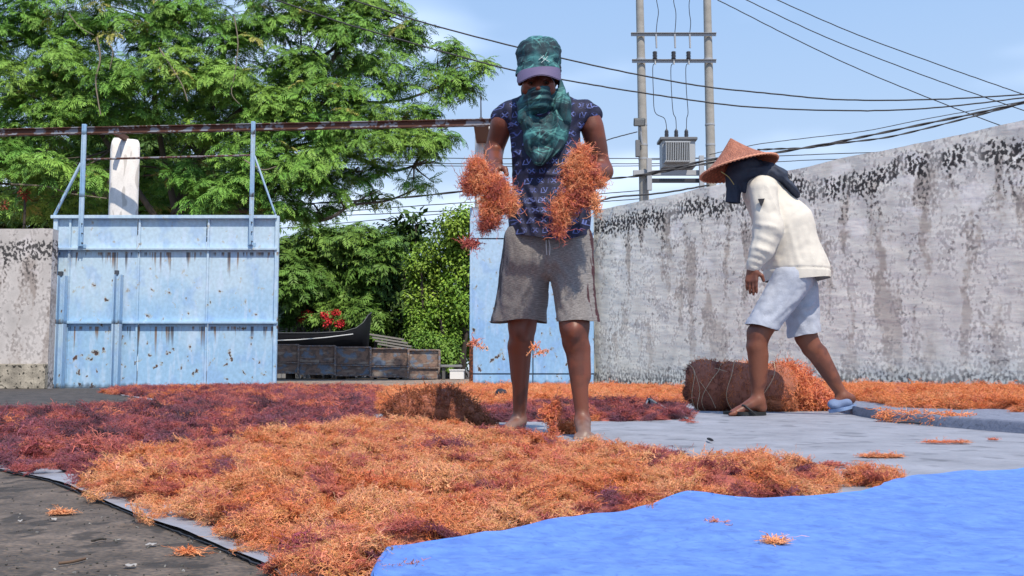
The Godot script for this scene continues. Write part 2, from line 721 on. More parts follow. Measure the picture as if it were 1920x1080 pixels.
	var blue_tex := texture(512, 512, func(x, y):
		var i: int = y * 512 + x
		var q := s1[i] / 255.0
		var r := w1[i] / 255.0
		var col := Color(0.345, 0.495, 0.78).lerp(Color(0.375, 0.525, 0.79), step_(0.35, 0.7, r))
		col = col.lerp(Color(0.285, 0.42, 0.71), step_(0.55, 0.8, q) * 0.6)
		col = col.lerp(Color(0.27, 0.38, 0.66), step_(0.72, 0.92, s2[i] / 255.0) * 0.5)
		col *= 0.94 + 0.12 * b[i] / 255.0
		if c[i] > 214 and b[i] > 150: col = col.lerp(Color(0.6, 0.62, 0.66), 0.4)
		return col)
	var cb := PackedByteArray(); cb.resize(512 * 512)
	for i in cb.size():
		cb[i] = clampi(int(s2[i] * 0.5 + w2[i] * 0.3 + s1[i] * 0.2), 0, 255)
	var bm := bump(mat(Color(1, 1, 1), 0.72, blue_tex, 1.35), normal_tex(cb, 512, 512, 6.0), 0.12)
	var back := PackedVector2Array()
	for p in [[700, 1125], [712, 1092], [728, 1064], [830, 1046], [920, 1034], [1000, 1020], [1100, 1002], [1200, 984], [1250, 970], [1290, 962], [1335, 964], [1385, 968], [1500, 958], [1640, 941], [1682, 925], [1722, 912], [1800, 906], [1920, 902], [2100, 896], [2500, 890]]:
		back.push_back(g2(p[0], p[1]))
	var front := PackedVector2Array()
	for i in back.size():
		front.push_back(Vector2(lerpf(-0.09, 3.2, float(i) / (back.size() - 1)), -0.75))
	var bump_at := g2(1292, 962)
	g = strip(back, front, 110, func(x, z, t, s):
		var near := exp(-pow((x - bump_at.x) / 0.075, 2.0)) * exp(-s * 3.5) * 0.016
		var lip := exp(-s * 22.0) * (0.006 + 0.010 * maxf(0.0, no1.get_noise_2d(x * 4.0, 3.0)))
		var fold := 0.007 * pow(maxf(0.0, no3.get_noise_2d(x * 1.7 + z * 0.9, z * 1.6 - x * 0.5)), 3.0) + 0.005 * exp(-pow(sin((z + 0.35 * x) * 4.2) / 0.05, 2.0)) * (0.5 + no1.get_noise_2d(x * 2.0, z)) + 0.004 * exp(-pow(sin((x - 0.2 * z) * 2.6) / 0.035, 2.0))
		return 0.017 + wave(x, z) + near + lip + fold + 0.003 * no1.get_noise_2d(x * 2.6, z * 2.6))
	var blue := thing("tarpaulin", "bright blue tarpaulin with creases lying in front of the seaweed", "tarpaulin")
	put(g, "sheet", bm, blue)
	var lip := Geo.new()
	lip.col = Color(0.09, 0.22, 0.62)
	cl = Curve2D.new()
	for p in back: cl.add_point(p)
	pts = PackedVector3Array(); rad = PackedFloat32Array()
	for i in 260:
		var p := cl.sample_baked(cl.get_baked_length() * i / 259.0)
		var near := exp(-pow((p.x - bump_at.x) / 0.075, 2.0)) * 0.016
		pts.push_back(Vector3(p.x, 0.015 + wave(p.x, p.y) + near + 0.006 + 0.010 * maxf(0.0, no1.get_noise_2d(p.x * 4.0, 3.0)), p.y))
		rad.push_back(0.004)
	lip.tube(pts, rad, 6)
	put(lip, "hem", mat(Color(1, 1, 1), 0.5), blue)
	# low concrete kerb along the foot of the wall, a grey sheet draped over it
	var k0 := g2(1548, 770)
	var k1 := g2(1680, 797)
	var k2 := g2(1925, 818)
	var k3 := g2(2300, 850)
	var wa := Vector2(2.55, -15.4)
	var wb := Vector2(7.6, -8.0)
	g = strip(PackedVector2Array([k0, k1, k2, k3]), PackedVector2Array([wa, Vector2(4.2, -13.0), Vector2(5.4, -11.2), wb]), 60, func(x, z, t, s):
		var top := 0.060 * step_(0.0, 0.0035, s) * step_(0.0, 0.03, t)
		return 0.002 + top + 0.006 * no2.get_noise_2d(x * 2.4, z * 2.4) * step_(0.004, 0.02, s) + 0.006 * no1.get_noise_2d(x * 5.0, z * 5.0) * step_(0.0, 0.004, s), 2.6)
	var km := bump(mat(Color(0.70, 0.74, 0.84), 0.7, grey_tex, 1.3), crease, 0.6)
	var kerb := thing("kerb", "low raised kerb draped with a grey sheet along the wall, seaweed on top", "kerb")
	put(g, "sheet", km, kerb)
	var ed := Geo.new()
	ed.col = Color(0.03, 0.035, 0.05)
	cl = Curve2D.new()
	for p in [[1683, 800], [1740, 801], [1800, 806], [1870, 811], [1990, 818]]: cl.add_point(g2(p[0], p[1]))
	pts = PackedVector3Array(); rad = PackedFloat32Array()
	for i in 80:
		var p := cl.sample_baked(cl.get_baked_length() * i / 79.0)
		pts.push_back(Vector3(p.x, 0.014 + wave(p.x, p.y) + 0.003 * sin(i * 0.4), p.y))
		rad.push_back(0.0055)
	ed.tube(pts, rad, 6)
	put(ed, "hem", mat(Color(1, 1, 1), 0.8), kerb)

# ---------------------------------------------------------------- walls
func wall_texture(w: int, h: int, length: float, height: float, seed_: int, top_mold: float, base: Color) -> ImageTexture:
	var f := FastNoiseLite.new()
	f.seed = seed_; f.frequency = 1.0; f.fractal_octaves = 5
	var q := FastNoiseLite.new()
	q.seed = seed_ + 1; q.frequency = 1.0; q.fractal_octaves = 4
	return texture(w, h, func(x, y):
		var u: float = x * length / w
		var t: float = y * height / h            # metres below the top
		var big := q.get_noise_2d(u * 0.9, t * 0.8)
		var mid := f.get_noise_2d(u * 3.2, t * 2.2)
		var fine := q.get_noise_2d(u * 17.0, t * 13.0)
		var streak = f.get_noise_2d(u * 2.6 + 31.0 + 0.25 * mid, t * 0.42) + 0.25 * fine * step_(0.0, 1.0, t)
		var grain := f.get_noise_2d(u * 60.0, t * 50.0)
		var v := 1.0 + 0.10 * big + 0.10 * mid + 0.05 * grain
		var col := base * v
		# broad grey washes run down from the top
		var wash := step_(0.02, 0.42, streak + 0.35 * big) * step_(0.1, 0.5, t) * (1.0 - 0.55 * step_(1.2, height, t))
		col = col.lerp(Color(base.r * 0.66, base.g * 0.61, base.b * 0.58), wash * 0.55)
		var grime := step_(0.05, 0.34, mid * 0.7 + fine * 0.6 + big * 0.3)
		col = col.lerp(Color(0.36, 0.34, 0.34), grime * 0.26)
		# black mould in a band under the coping
		var line := 0.30 + 0.16 * q.get_noise_1d(u * 1.1) + 0.06 * f.get_noise_1d(u * 6.0)
		var band := exp(-pow((t - line) / 0.14, 2.0)) + 0.36 * exp(-pow((t - line - 0.35) / 0.32, 2.0)) * step_(-0.1, 0.3, streak)
		var mold := step_(-0.02, 0.22, f.get_noise_2d(u * 15.0, t * 9.0) * 0.9 + fine * 0.9 + (band - 0.62) * 0.5) * step_(0.12, 0.5, band) * top_mold * (0.35 + 0.65 * step_(-0.45, -0.05, q.get_noise_2d(u * 1.7 + 9.0, 4.0)))
		col = col.lerp(Color(0.085, 0.085, 0.095), mold * 0.8)
		# scattered pits and old stains
		var pit := step_(0.30, 0.42, f.get_noise_2d(u * 9.0 + 40.0, t * 9.0)) * step_(0.0, 0.3, q.get_noise_2d(u * 1.3, t * 1.3 + 7.0))
		col = col.lerp(Color(0.32, 0.30, 0.30), pit * 0.45)
		# damp foot
		var foot := step_(0.42, 0.05, height - t + 0.22 * mid)
		col = col.lerp(Color(0.20, 0.20, 0.21), foot * step_(-0.25, 0.3, fine + mid * 0.5) * 0.75)
		var patch := step_(0.25, 0.45, q.get_noise_2d(u * 1.1 + 60.0, t * 1.6)) * step_(height * 0.5, height * 0.3, t)
		col = col.lerp(Color(base.r * 1.1, base.g * 1.1, base.b * 1.12), patch * 0.6 * (1.0 - mold))
		return col)

func wall_mesh(a: Vector3, b: Vector3, height: float, thick: float, rough_amount: float) -> Array:
	# front face towards the camera with slight bulges, plus coping, ends and back; [face, body]
	var along := (b - a).normalized()
	var len_ := a.distance_to(b)
	var out := Vector3(along.z, 0, -along.x)
	if out.dot(Vector3(0, 0, 1)) < 0.0:
		out = -out
	var rows := []
	var uvs := []
	var nu := int(len_ / 0.16)
	var nv := 22
	for j in nv:
		var row := []
		var ur := []
		for i in nu:
			var s := float(i) / (nu - 1)
			var t := float(j) / (nv - 1)
			var top := height + 0.014 * no1.get_noise_1d(s * len_ * 1.9) + 0.02 * no2.get_noise_1d(s * len_ * 0.5)
			var p := a + along * (len_ * s) + Vector3.UP * (top * t)
			p += out * (rough_amount * no1.get_noise_2d(s * len_ * 2.0, t * 4.0))
			row.push_back(p)
			ur.push_back(Vector2(s, 1.0 - t))
		rows.push_back(row); uvs.push_back(ur)
	var face := Geo.new()
	face.grid(rows, uvs, out)
	var body := Geo.new()
	var top_row := []
	var back_row := []
	var top_uv := []
	var back_uv := []
	for i in nu:
		top_row.push_back(rows[nv - 1][i]); top_uv.push_back(Vector2(float(i) / (nu - 1), 0.0))
		back_row.push_back(rows[nv - 1][i] - out * thick); back_uv.push_back(Vector2(float(i) / (nu - 1), 0.04))
	body.grid([top_row, back_row], [top_uv, back_uv], Vector3.UP)
	var bot := []
	var bot_uv := []
	for i in nu:
		var p: Vector3 = back_row[i]
		bot.push_back(Vector3(p.x, 0, p.z)); bot_uv.push_back(Vector2(float(i) / (nu - 1), 1.0))
	body.grid([back_row, bot], [back_uv, bot_uv], -out)
	for e in [0, nu - 1]:
		var p0: Vector3 = rows[0][e]
		var p1: Vector3 = rows[nv - 1][e]
		body.grid([[p0, p0 - out * thick], [p1, p1 - out * thick]], [[Vector2(0, 1), Vector2(0.03, 1)], [Vector2(0, 0), Vector2(0.03, 0)]], along if e > 0 else -along)
	return [face, body]

const WALL_A := Vector3(1.43, 0, -17.56)
const WALL_B := Vector3(8.30, 0, -7.23)

func right_wall() -> void:
	var tex := wall_texture(1152, 400, WALL_A.distance_to(WALL_B), 3.05, 101, 1.0, Color(0.91, 0.91, 0.875))
	var m := mat(Color(1, 1, 1), 0.92, tex)
	var n1 := sn(40, 0.03, 4)
	m.normal_enabled = true
	m.normal_texture = normal_tex(n1, 512, 512, 3.0)
	m.normal_scale = 0.35
	var parts := wall_mesh(WALL_A, WALL_B, 3.06, 0.2, 0.012)
	var o := thing("wall", "tall whitewashed concrete wall streaked with black mould, behind the walking worker", "wall")
	put(parts[0], "face", m, o)
	put(parts[1], "coping", m, o)

func left_wall() -> void:
	var z := 15.5
	var a := at(-420, 733, z); a.y = 0.0
	var b := at(88, 733, z); b.y = 0.0
	var h := at(50, 430, z).y
	var tex := wall_texture(448, 400, a.distance_to(b), h, 303, 0.9, Color(0.74, 0.72, 0.715))
	var m := mat(Color(1, 1, 1), 0.92, tex)
	var parts := wall_mesh(a, b, h, 0.2, 0.012)
	var o := thing("wall", "weathered concrete wall with dark streaks left of the blue gate", "wall")
	put(parts[0], "face", m, o)
	put(parts[1], "coping", m, o)
	# plinth: a thicker course at the foot, nearer slab edge
	var p0 := at(-420, 735, z - 0.1)
	var p1 := at(84, 735, z - 0.1)
	var top := at(40, 682, z - 0.1).y
	var g := Geo.new()
	g.box(Vector3((p0.x + p1.x) * 0.5, top * 0.5, -z + 0.06), Vector3(p1.x - p0.x, top, 0.11), Basis.IDENTITY, 0.012)
	var pm := mat(Color(0.62, 0.58, 0.52), 0.92, texture(256, 256, func(x, y):
		var v := 0.75 + 0.22 * no1.get_noise_2d(x * 0.02, y * 0.03) + 0.1 * no2.get_noise_2d(x * 0.2, y * 0.2)
		if no1.get_noise_2d(x * 0.06 + 50.0, y * 0.06) > 0.42: v *= 0.4
		return Color(v, v * 0.98, v * 0.94)), 0.7)
	put(g, "plinth", pm, o)

# ---------------------------------------------------------------- the blue gate
func rect(g: Geo, x0: float, y0: float, x1: float, y1: float, depth: float, thick: float, bev := 0.004) -> void:
	# an upright box whose outline was measured on the photo at that depth
	var ym := (y0 + y1) * 0.5
	var a := at(x0, ym, depth)
	var b := at(x1, ym, depth)
	var top := at((x0 + x1) * 0.5, y0, depth).y
	var bot := at((x0 + x1) * 0.5, y1, depth).y
	g.box(Vector3((a.x + b.x) * 0.5, (top + bot) * 0.5, -depth), Vector3(absf(b.x - a.x), absf(top - bot), thick), Basis.IDENTITY, bev)

func steel_texture(w: int, h: int, length: float, height: float, seed_: int, streak_rows: Array) -> ImageTexture:
	var f := FastNoiseLite.new()
	f.seed = seed_; f.frequency = 1.0; f.fractal_octaves = 4
	var q := FastNoiseLite.new()
	q.seed = seed_ + 5; q.frequency = 1.0; q.fractal_octaves = 3
	return texture(w, h, func(x, y):
		var u: float = x * length / w
		var t: float = y * height / h
		var low := t / height
		var col := Color(0.69, 0.785, 0.86).lerp(Color(0.575, 0.72, 0.845), step_(0.25, 0.8, low + 0.35 * q.get_noise_2d(u * 0.9, t * 0.9)))
		var brush := f.get_noise_2d(u * 2.2, t * 1.6)
		col = col.lerp(Color(0.50, 0.635, 0.835), step_(0.10, 0.5, brush) * 0.32)
		col = col.lerp(Color(0.74, 0.81, 0.90), step_(0.08, 0.5, f.get_noise_2d(u * 6.0 + 20.0, t * 1.2)) * 0.45)
		col *= 1.0 + 0.06 * q.get_noise_2d(u * 14.0, t * 12.0)
		for r in streak_rows:
			var d: float = t - r
			if d > 0.0 and d < 0.8:
				var s := q.get_noise_2d(u * 13.0, r * 9.0)
				var l := 0.08 + 0.75 * maxf(0.0, q.get_noise_2d(u * 5.0 + 3.0, r * 3.0))
				var k := step_(0.06, 0.30, s) * step_(l, l * 0.15, d)
				col = col.lerp(Color(0.46, 0.30, 0.20).lerp(Color(0.20, 0.20, 0.24), step_(-0.1, 0.2, q.get_noise_1d(u * 8.0))), k * 0.75)
		var spot := exp(-(pow((u - 0.62) / 0.22, 2.0) + pow((t - height * 0.83) / 0.30, 2.0))) + 0.8 * exp(-(pow((u - length * 0.955) / 0.12, 2.0) + pow((t - height * 0.97) / 0.14, 2.0)))
		var rust := step_(0.47, 0.53, -0.15 * (1.0 - low) + f.get_noise_2d(u * 5.5 + 70.0, t * 4.5) + 0.20 * spot + 0.14 * (low - 0.85) + 0.10 * q.get_noise_2d(u * 30.0, t * 30.0))
		col = col.lerp(Color(0.30, 0.17, 0.12).lerp(Color(0.18, 0.14, 0.13), step_(0.0, 0.3, q.get_noise_2d(u * 20.0, t * 20.0))), rust * 0.9)
		var halo := step_(0.38, 0.5, f.get_noise_2d(u * 5.5 + 70.0, t * 4.5) + 0.26 * spot + 0.14 * (low - 0.85))
		col = col.lerp(Color(0.66, 0.62, 0.55), halo * (1.0 - rust) * 0.55)
		var wet := step_(0.09, 0.0, height - t - 0.05 * f.get_noise_1d(u * 7.0))
		col = col.lerp(Color(0.20, 0.23, 0.27), wet * 0.7)
		return col)

func uv_box(g: Geo, x0: float, x1: float, y0: float, y1: float) -> void:
	# lay one sheet of paint over the whole leaf
	for i in g.v.size():
		g.uv[i] = Vector2((g.v[i].x - x0) / (x1 - x0), (y1 - g.v[i].y) / (y1 - y0))

func gate() -> void:
	var z := 15.9
	var o := thing("gate", "large light blue steel sliding gate hanging open left of the driveway", "gate", Vector3(at(310, 728, z).x, 0, -z))
	var xl := at(96, 570, z).x
	var xr := at(520, 570, z).x
	var yt := at(310, 404, z).y
	var yb := at(310, 728, z).y
	var tex := steel_texture(768, 576, xr - xl, yt - yb, 55, [(yt - yb) * 0.215, (yt - yb) * 0.645])
	var paint := mat(Color(1, 1, 1), 0.55, tex)
	var plain_tex := steel_texture(192, 192, 1.0, 1.0, 77, [])
	var plain := mat(Color(0.86, 0.89, 0.94), 0.55, plain_tex)
	var rusty_tex := texture(256, 256, func(x, y):
		var k := no1.get_noise_2d(x * 0.02, y * 0.03) + 0.4 * no2.get_noise_2d(x * 0.1, y * 0.1)
		return Color(0.34, 0.20, 0.15).lerp(Color(0.55, 0.57, 0.62), step_(-0.05, 0.25, k)))
	var cols := [100.0, 258.0, 388.0, 518.0]
	var rws := [408.0, 467.0, 605.0, 728.0]
	for r in 3:
		for c in 3:
			var g := Geo.new()
			rect(g, cols[c] + 1.0, rws[r] + 1.0, cols[c + 1] - 1.0, rws[r + 1] - 0.5, z + 0.012 + 0.002 * ((r + c) % 2), 0.006, 0.001)
			uv_box(g, xl, xr, yb, yt)
			put(g, "panel", paint, o)
	for x in [[96.0, 104.0], [125.0, 129.0], [256.0, 260.0], [386.0, 390.0], [514.0, 521.0]]:
		var wide: bool = x[1] - x[0] > 5.0
		var g := Geo.new()
		rect(g, x[0], 405.0, x[1], 728.5, z - 0.012, 0.056 if wide else 0.036)
		uv_box(g, xl, xr, yb, yt)
		put(g, "frame_post" if wide else "rib", paint, o)
	for y in [[404.0, 410.0], [464.5, 469.0], [602.5, 607.0]]:
		var g := Geo.new()
		rect(g, 97.0, y[0], 520.0, y[1], z - 0.028, 0.078 if y[0] > 410.0 else 0.09)
		uv_box(g, xl, xr, yb, yt)
		put(g, "rail", paint, o)
	var g := Geo.new()
	rect(g, 97.0, 724.5, 520.0, 728.6, z - 0.004, 0.05)
	uv_box(g, xl, xr, yb, yt)
	put(g, "bottom_rail", paint, o)
	var bolt_mat := mat(Color(0.05, 0.06, 0.08), 0.6)
	# tall hangers that reach up to the overhead beam, their braces and the tie rod
	for x in [[150.5, 158.5, 233.0, 462.0], [469.0, 476.5, 228.0, 459.0]]:
		g = Geo.new()
		rect(g, x[0], x[2], x[1], x[3], z - 0.085, 0.05)
		for e in [0.0, 1.0]:
			rect(g, lerpf(x[0], x[1] - 1.6, e), x[2] + 1.0, lerpf(x[0] + 1.6, x[1], e), x[3], z - 0.12, 0.024, 0.002)
		put(g, "hanger", plain, o)
		g = Geo.new()
		rect(g, x[0] - 3.0, x[3] - 4.0, x[1] + 3.0, x[3] + 3.5, z - 0.07, 0.02)
		put(g, "bolt_plate", plain, o)
		for k in 3:
			g = Geo.new()
			var p := at((x[0] + x[1]) * 0.5, x[3] - 6.0 - k * 18.0, z - 0.115)
			g.lathe(p, [Vector2(0.016, 0.0), Vector2(0.014, 0.02), Vector2(0.0, 0.02)], 6, Basis(Vector3.RIGHT, PI / 2))
			put(g, "bolt", bolt_mat, o)
	for b in [[152.0, 306.0, 101.0, 406.0, 0.026], [477.0, 292.0, 517.0, 404.0, 0.018]]:
		g = Geo.new()
		g.bar(at(b[0], b[1], z - 0.07), at(b[2], b[3], z - 0.04), b[4], b[4], 4)
		put(g, "brace", plain, o)
	g = Geo.new()
	g.bar(at(157, 299, z - 0.09), at(473, 291, z - 0.09), 0.017, 0.017, 10)
	put(g, "tie_rod", mat(Color(0.9, 0.9, 0.9), 0.7, rusty_tex, 1.5), o)
	# two channel posts standing against the lower half
	for x in [[105.5, 121.5, 509.0, 732.0], [211.5, 226.0, 507.0, 727.0]]:
		g = Geo.new()
		rect(g, x[0] + 2.0, x[2] + 8.0, x[1] - 2.0, x[3], z - 0.10, 0.02)
		rect(g, x[0], x[2] + 8.0, x[0] + 3.0, x[3], z - 0.13, 0.13)
		rect(g, x[1] - 3.0, x[2] + 8.0, x[1], x[3], z - 0.13, 0.13)
		put(g, "channel_post", plain, o)
		g = Geo.new()
		rect(g, x[0] + 4.0, x[2], x[1] - 3.5, x[2] + 9.0, z - 0.1, 0.05)
		put(g, "post_cap", bolt_mat, o)
	# overhead track beam, a rusty I-section
	var beam := thing("track_beam", "rusty steel overhead beam that the blue gate hangs from", "beam")
	var bm := mat(Color(0.9, 0.88, 0.88), 0.75, rusty_tex, 0.55)
	var a := at(-260, 254, z - 0.03)
	var b2 := at(922, 229.5, z - 0.03)
	var dir := (b2 - a).normalized()
	var bs := Basis(dir, dir.cross(Vector3(0, 0, -1)).normalized() * -1.0, Vector3(0, 0, 1))
	bs = Basis(dir, Vector3(0, 0, 1).cross(dir), Vector3(0, 0, 1))
	var mid := (a + b2) * 0.5
	var ln := a.distance_to(b2)
	g = Geo.new()
	g.box(mid, Vector3(ln, 0.085, 0.02), bs)
	put(g, "web", bm, beam)
	for s in [-1.0, 1.0]:
		g = Geo.new()
		g.box(mid + bs.y * 0.048 * s, Vector3(ln, 0.012, 0.10), bs)
		put(g, "flange", bm, beam)

func pillar(label: String, x0: float, x1: float, ytop: float, depth: float, wide: float, turn: float, seed_: int) -> Node3D:
	var base := at((x0 + x1) * 0.5, ytop + 70.0, depth)
	base.y = 0.0
	var o := thing("pillar", label, "pillar", base)
	var top := at((x0 + x1) * 0.5, ytop, depth).y
	var g := Geo.new()
	var bs := Basis(Vector3.UP, turn)
	var rows := []
	var uvs := []
	var prof := [[0.0, 1.0], [0.25, 1.0], [0.5, 1.0], [0.75, 1.0], [0.965, 1.0], [0.985, 0.96], [0.997, 0.86], [1.0, 0.6], [1.0, 0.0]]
	for p in prof:
		var row := []
		var ur := []
		for k in 33:
			var an := TAU * k / 32.0
			var cx := cos(an)
			var cz := sin(an)
			var r := wide * 0.5 / pow(pow(absf(cx), 9.0) + pow(absf(cz), 9.0), 1.0 / 9.0)
			row.push_back(base + bs * Vector3(cx * r * p[1], 0, cz * r * p[1]) + Vector3.UP * (top * p[0] + 0.01 * no1.get_noise_2d(k * 0.7, p[0] * 5.0) * p[1]))
			ur.push_back(Vector2(k / 32.0 * 4.0 * wide, -top * p[0]))
		rows.push_back(row); uvs.push_back(ur)
	g.grid(rows, uvs)
	for i in g.v.size():
		var k := i % 33
		var lvl := i / 33
		var an := TAU * k / 32.0
		var cx := cos(an)
		var cz := sin(an)
		var side := Vector3(signf(cx) * pow(absf(cx), 8.0), 0, signf(cz) * pow(absf(cz), 8.0)).normalized()
		var tilt: float = [0.0, 0.0, 0.0, 0.0, 0.2, 0.5, 0.8, 0.97, 1.0][lvl]
		g.n[i] = (bs * side * (1.0 - tilt) + Vector3.UP * tilt).normalized()
	g.orient()
	var tex := texture(256, 512, func(x, y):
		var v := 0.86 + 0.05 * no1.get_noise_2d(x * 0.03 + seed_, y * 0.012) + 0.03 * no2.get_noise_2d(x * 0.2, y * 0.1)
		var s := step_(0.28, 0.42, no2.get_noise_2d(x * 0.03 + seed_ * 3.0, y * 0.006))
		return Color(v, v * 0.985, v * 0.975).lerp(Color(0.6, 0.58, 0.56), s * 0.5))
	var m := mat(Color(1, 1, 1), 0.9, tex)
	m.uv1_scale = Vector3(0.8, 0.5, 1)
	put(g, "shaft", m, o)
	return o

func far_gate_and_pillars() -> void:
	var rust := mat(Color(0.13, 0.06, 0.04), 0.85)
	var o := pillar("white concrete pillar rising behind the blue sliding gate", 203, 263, 263, 16.75, 0.45, 0.42, 3)
	var g := Geo.new()
	var p := at(236, 262, 16.6)
	g.box(p + Vector3(0, 0.02, 0.2), Vector3(0.06, 0.09, 0.5))
	put(g, "rail_bracket", rust, o)
	o = pillar("white concrete pillar carrying the right end of the overhead beam, by the standing worker", 887, 945, 237, 17.75, 0.48, 0.06, 8)
	g = Geo.new()
	p = at(903, 241, 16.6)
	g.box(p + Vector3(0, 0.0, -0.35), Vector3(0.24, 0.075, 1.7))
	put(g, "rail_bracket", rust, o)
	g = Geo.new()
	g.bar(at(902, 226, 16.2), at(901.5, 178, 16.2), 0.012, 0.009, 6)
	g.bar(at(899, 222, 16.2), at(905, 222, 16.2), 0.02, 0.02, 6)
	put(g, "antenna_rod", mat(Color(0.06, 0.06, 0.07), 0.6), o)
	# blue leaf right of the driveway
	var z := 17.35
	o = thing("gate", "faded blue steel gate leaf against the wall right of the driveway, behind the standing worker", "gate", Vector3(at(980, 728, z).x, 0, -z))
	var xl := at(882, 570, z).x
	var xr := at(1113, 570, z).x
	var yt := at(980, 390, z).y
	var yb := 0.03
	var tex := steel_texture(384, 512, xr - xl, yt - yb, 91, [])
	var paint := mat(Color(0.82, 0.90, 1.0), 0.6, tex)
	for r in [[390.5, 446.5], [449.0, 700.0], [702.5, 724.0]]:
		for c in [[886.0, 998.0], [1000.0, 1113.0]]:
			g = Geo.new()
			rect(g, c[0], r[0], c[1], r[1], z, 0.02, 0.003)
			uv_box(g, xl, xr, yb, yt)
			put(g, "panel", paint, o)
	g = Geo.new()
	rect(g, 883, 389, 1114, 725, z + 0.03, 0.03)
	put(g, "backing", mat(Color(0.05, 0.07, 0.1), 0.8), o)
	g = Geo.new()
	rect(g, 881, 390, 886.5, 640, z - 0.02, 0.07)
	uv_box(g, xl, xr, yb, yt)
	put(g, "edge_post", paint, o)
	g = Geo.new()
	g.col = Color(1, 1, 1)
	rect(g, 880, 640, 887, 724, z - 0.02, 0.075)
	var rt := texture(128, 128, func(x, y):
		var v := no1.get_noise_2d(x * 0.06, y * 0.06)
		return Color(0.24, 0.13, 0.09).lerp(Color(0.45, 0.25, 0.16), step_(-0.2, 0.4, v)))
	put(g, "rusted_foot", mat(Color(1, 1, 1), 0.9, rt, 2.0), o).set_meta("label", "rusted lower end of the post")

# ---------------------------------------------------------------- beyond the gate
func beyond_the_gate() -> void:
	var rt := texture(512, 256, func(x, y):
		var n := no1.get_noise_2d(x * 0.018, y * 0.02)
		var m := no2.get_noise_2d(x * 0.05, y * 0.08)
		var col := Color(0.52, 0.43, 0.39).lerp(Color(0.42, 0.36, 0.34), step_(-0.1, 0.3, m))
		col = col.lerp(Color(0.66, 0.63, 0.60), step_(0.12, 0.35, no1.get_noise_2d(x * 0.012 + 40.0, y * 0.05)) * 0.6)
		col = col.lerp(Color(0.42, 0.51, 0.63), step_(0.12, 0.42, n + 0.3 * m) * 0.7)
		return col * (1.0 + 0.12 * no2.get_noise_2d(x * 0.3, y * 0.3)))
	var rm := mat(Color(1, 1, 1), 0.85, rt)
	var z := 31.0
	var o := thing("barge", "rusty steel barge with faded blue paint patches, on the ground beyond the gateway", "barge", Vector3(at(675, 700, z).x, 0, -z))
	var xs := [500.0, 560.0, 629.0, 695.0, 766.0, 824.0]
	for c in 5:
		for r in 2:
			var y0: float = lerpf(646.0, 657.0, (xs[c] - 520.0) / 300.0)
			var g := Geo.new()
			if r == 0:
				rect(g, xs[c] + 2.0, y0, xs[c + 1] - 2.0, y0 + 33.0, z, 0.06, 0.01)
			else:
				rect(g, xs[c] + 2.0, y0 + 34.5, xs[c + 1] - 2.0, y0 + 54.0, z - 0.02, 0.06, 0.01)
			for i in g.v.size():
				g.uv[i] = Vector2(g.v[i].x * 0.17 + 0.31 * r, -g.v[i].y * 0.3 + 0.2 * c)
			put(g, "panel", rm, o)
	for c in 6:
		var y0: float = lerpf(646.0, 657.0, (xs[c] - 520.0) / 300.0)
		var g := Geo.new()
		rect(g, xs[c] - 1.8, y0 - 1.0, xs[c] + 1.8, y0 + 54.5, z - 0.05, 0.12)
		put(g, "rib", rm, o)
	for c in 5:
		for r in 3:
			var y0: float = lerpf(646.0, 657.0, (xs[c] - 490.0) / 300.0) + [0.0, 33.6, 53.0][r]
			var g := Geo.new()
			rect(g, xs[c], y0 - 1.2, xs[c + 1], y0 + 1.3, z - 0.06, 0.09)
			put(g, "rail", rm, o)
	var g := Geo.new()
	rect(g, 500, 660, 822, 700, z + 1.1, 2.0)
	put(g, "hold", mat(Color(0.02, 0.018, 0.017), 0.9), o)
	var chock := mat(Color(0.06, 0.05, 0.045), 0.9)
	for x in [545.0, 640.0, 735.0, 805.0]:
		g = Geo.new()
		rect(g, x - 6, 700, x + 6, 712, z + 0.5, 0.5)
		put(g, "chock", chock, o)
	# black boat
	z = 33.6
	o = thing("boat", "black wooden boat with a raised curved prow behind the rusty barge", "boat", Vector3(at(600, 690, z).x, 0, -z))
	var top_line := [[430.0, 625.0], [520.0, 626.0], [600.0, 626.0], [650.0, 623.0], [672.0, 616.0], [684.0, 606.0], [692.0, 592.0], [697.0, 586.0]]
	var rows := []
	for p in top_line:
		var t: float = clampf((p[0] - 560.0) / 137.0, 0.0, 1.0)
		var hw: float = 0.75 * sqrt(1.0 - t * t) + 0.03
		var up := at(p[0], p[1], z)
		var low := at(p[0] - 6.0 * t, lerpf(668.0, 650.0, t * t), z)
		rows.push_back([Vector3(up.x, up.y, -z + hw), Vector3((up.x + low.x) * 0.5, (up.y + low.y) * 0.5, -z + hw * 0.92), Vector3(low.x, low.y, -z + hw * 0.4), Vector3(low.x, low.y, -z - hw * 0.4), Vector3((up.x + low.x) * 0.5, (up.y + low.y) * 0.5, -z - hw * 0.92), Vector3(up.x, up.y, -z - hw)])
	g = Geo.new()
	g.grid(rows, [], Vector3(0, 0, 1))
	var black := mat(Color(0.012, 0.013, 0.018), 0.45)
	put(g, "hull", black, o)
	g = Geo.new()
	var pts := PackedVector3Array(); var rad := PackedFloat32Array()
	for i in rows.size():
		pts.push_back(rows[i][0]); rad.push_back(0.02)
	g.tube(pts, rad, 6)
	put(g, "gunwale", mat(Color(0.05, 0.055, 0.065), 0.5), o)
	g = Geo.new()
	pts = PackedVector3Array([at(480, 641, z - 0.85), at(520, 638.5, z - 0.86), at(560, 637, z - 0.86), at(610, 633, z - 0.8), at(662, 626.5, z - 0.6)])
	g.tube(pts, PackedFloat32Array([0.02, 0.02, 0.02, 0.02, 0.02]), 6)
	put(g, "mooring_rope", mat(Color(0.55, 0.57, 0.6), 0.8), o)
	# corrugated metal fence
	z = 36.0
	o = thing("fence", "grey corrugated metal fence behind the black boat", "fence", Vector3(at(590, 690, z).x, 0, -z))
	g = Geo.new()
	var low_row := []
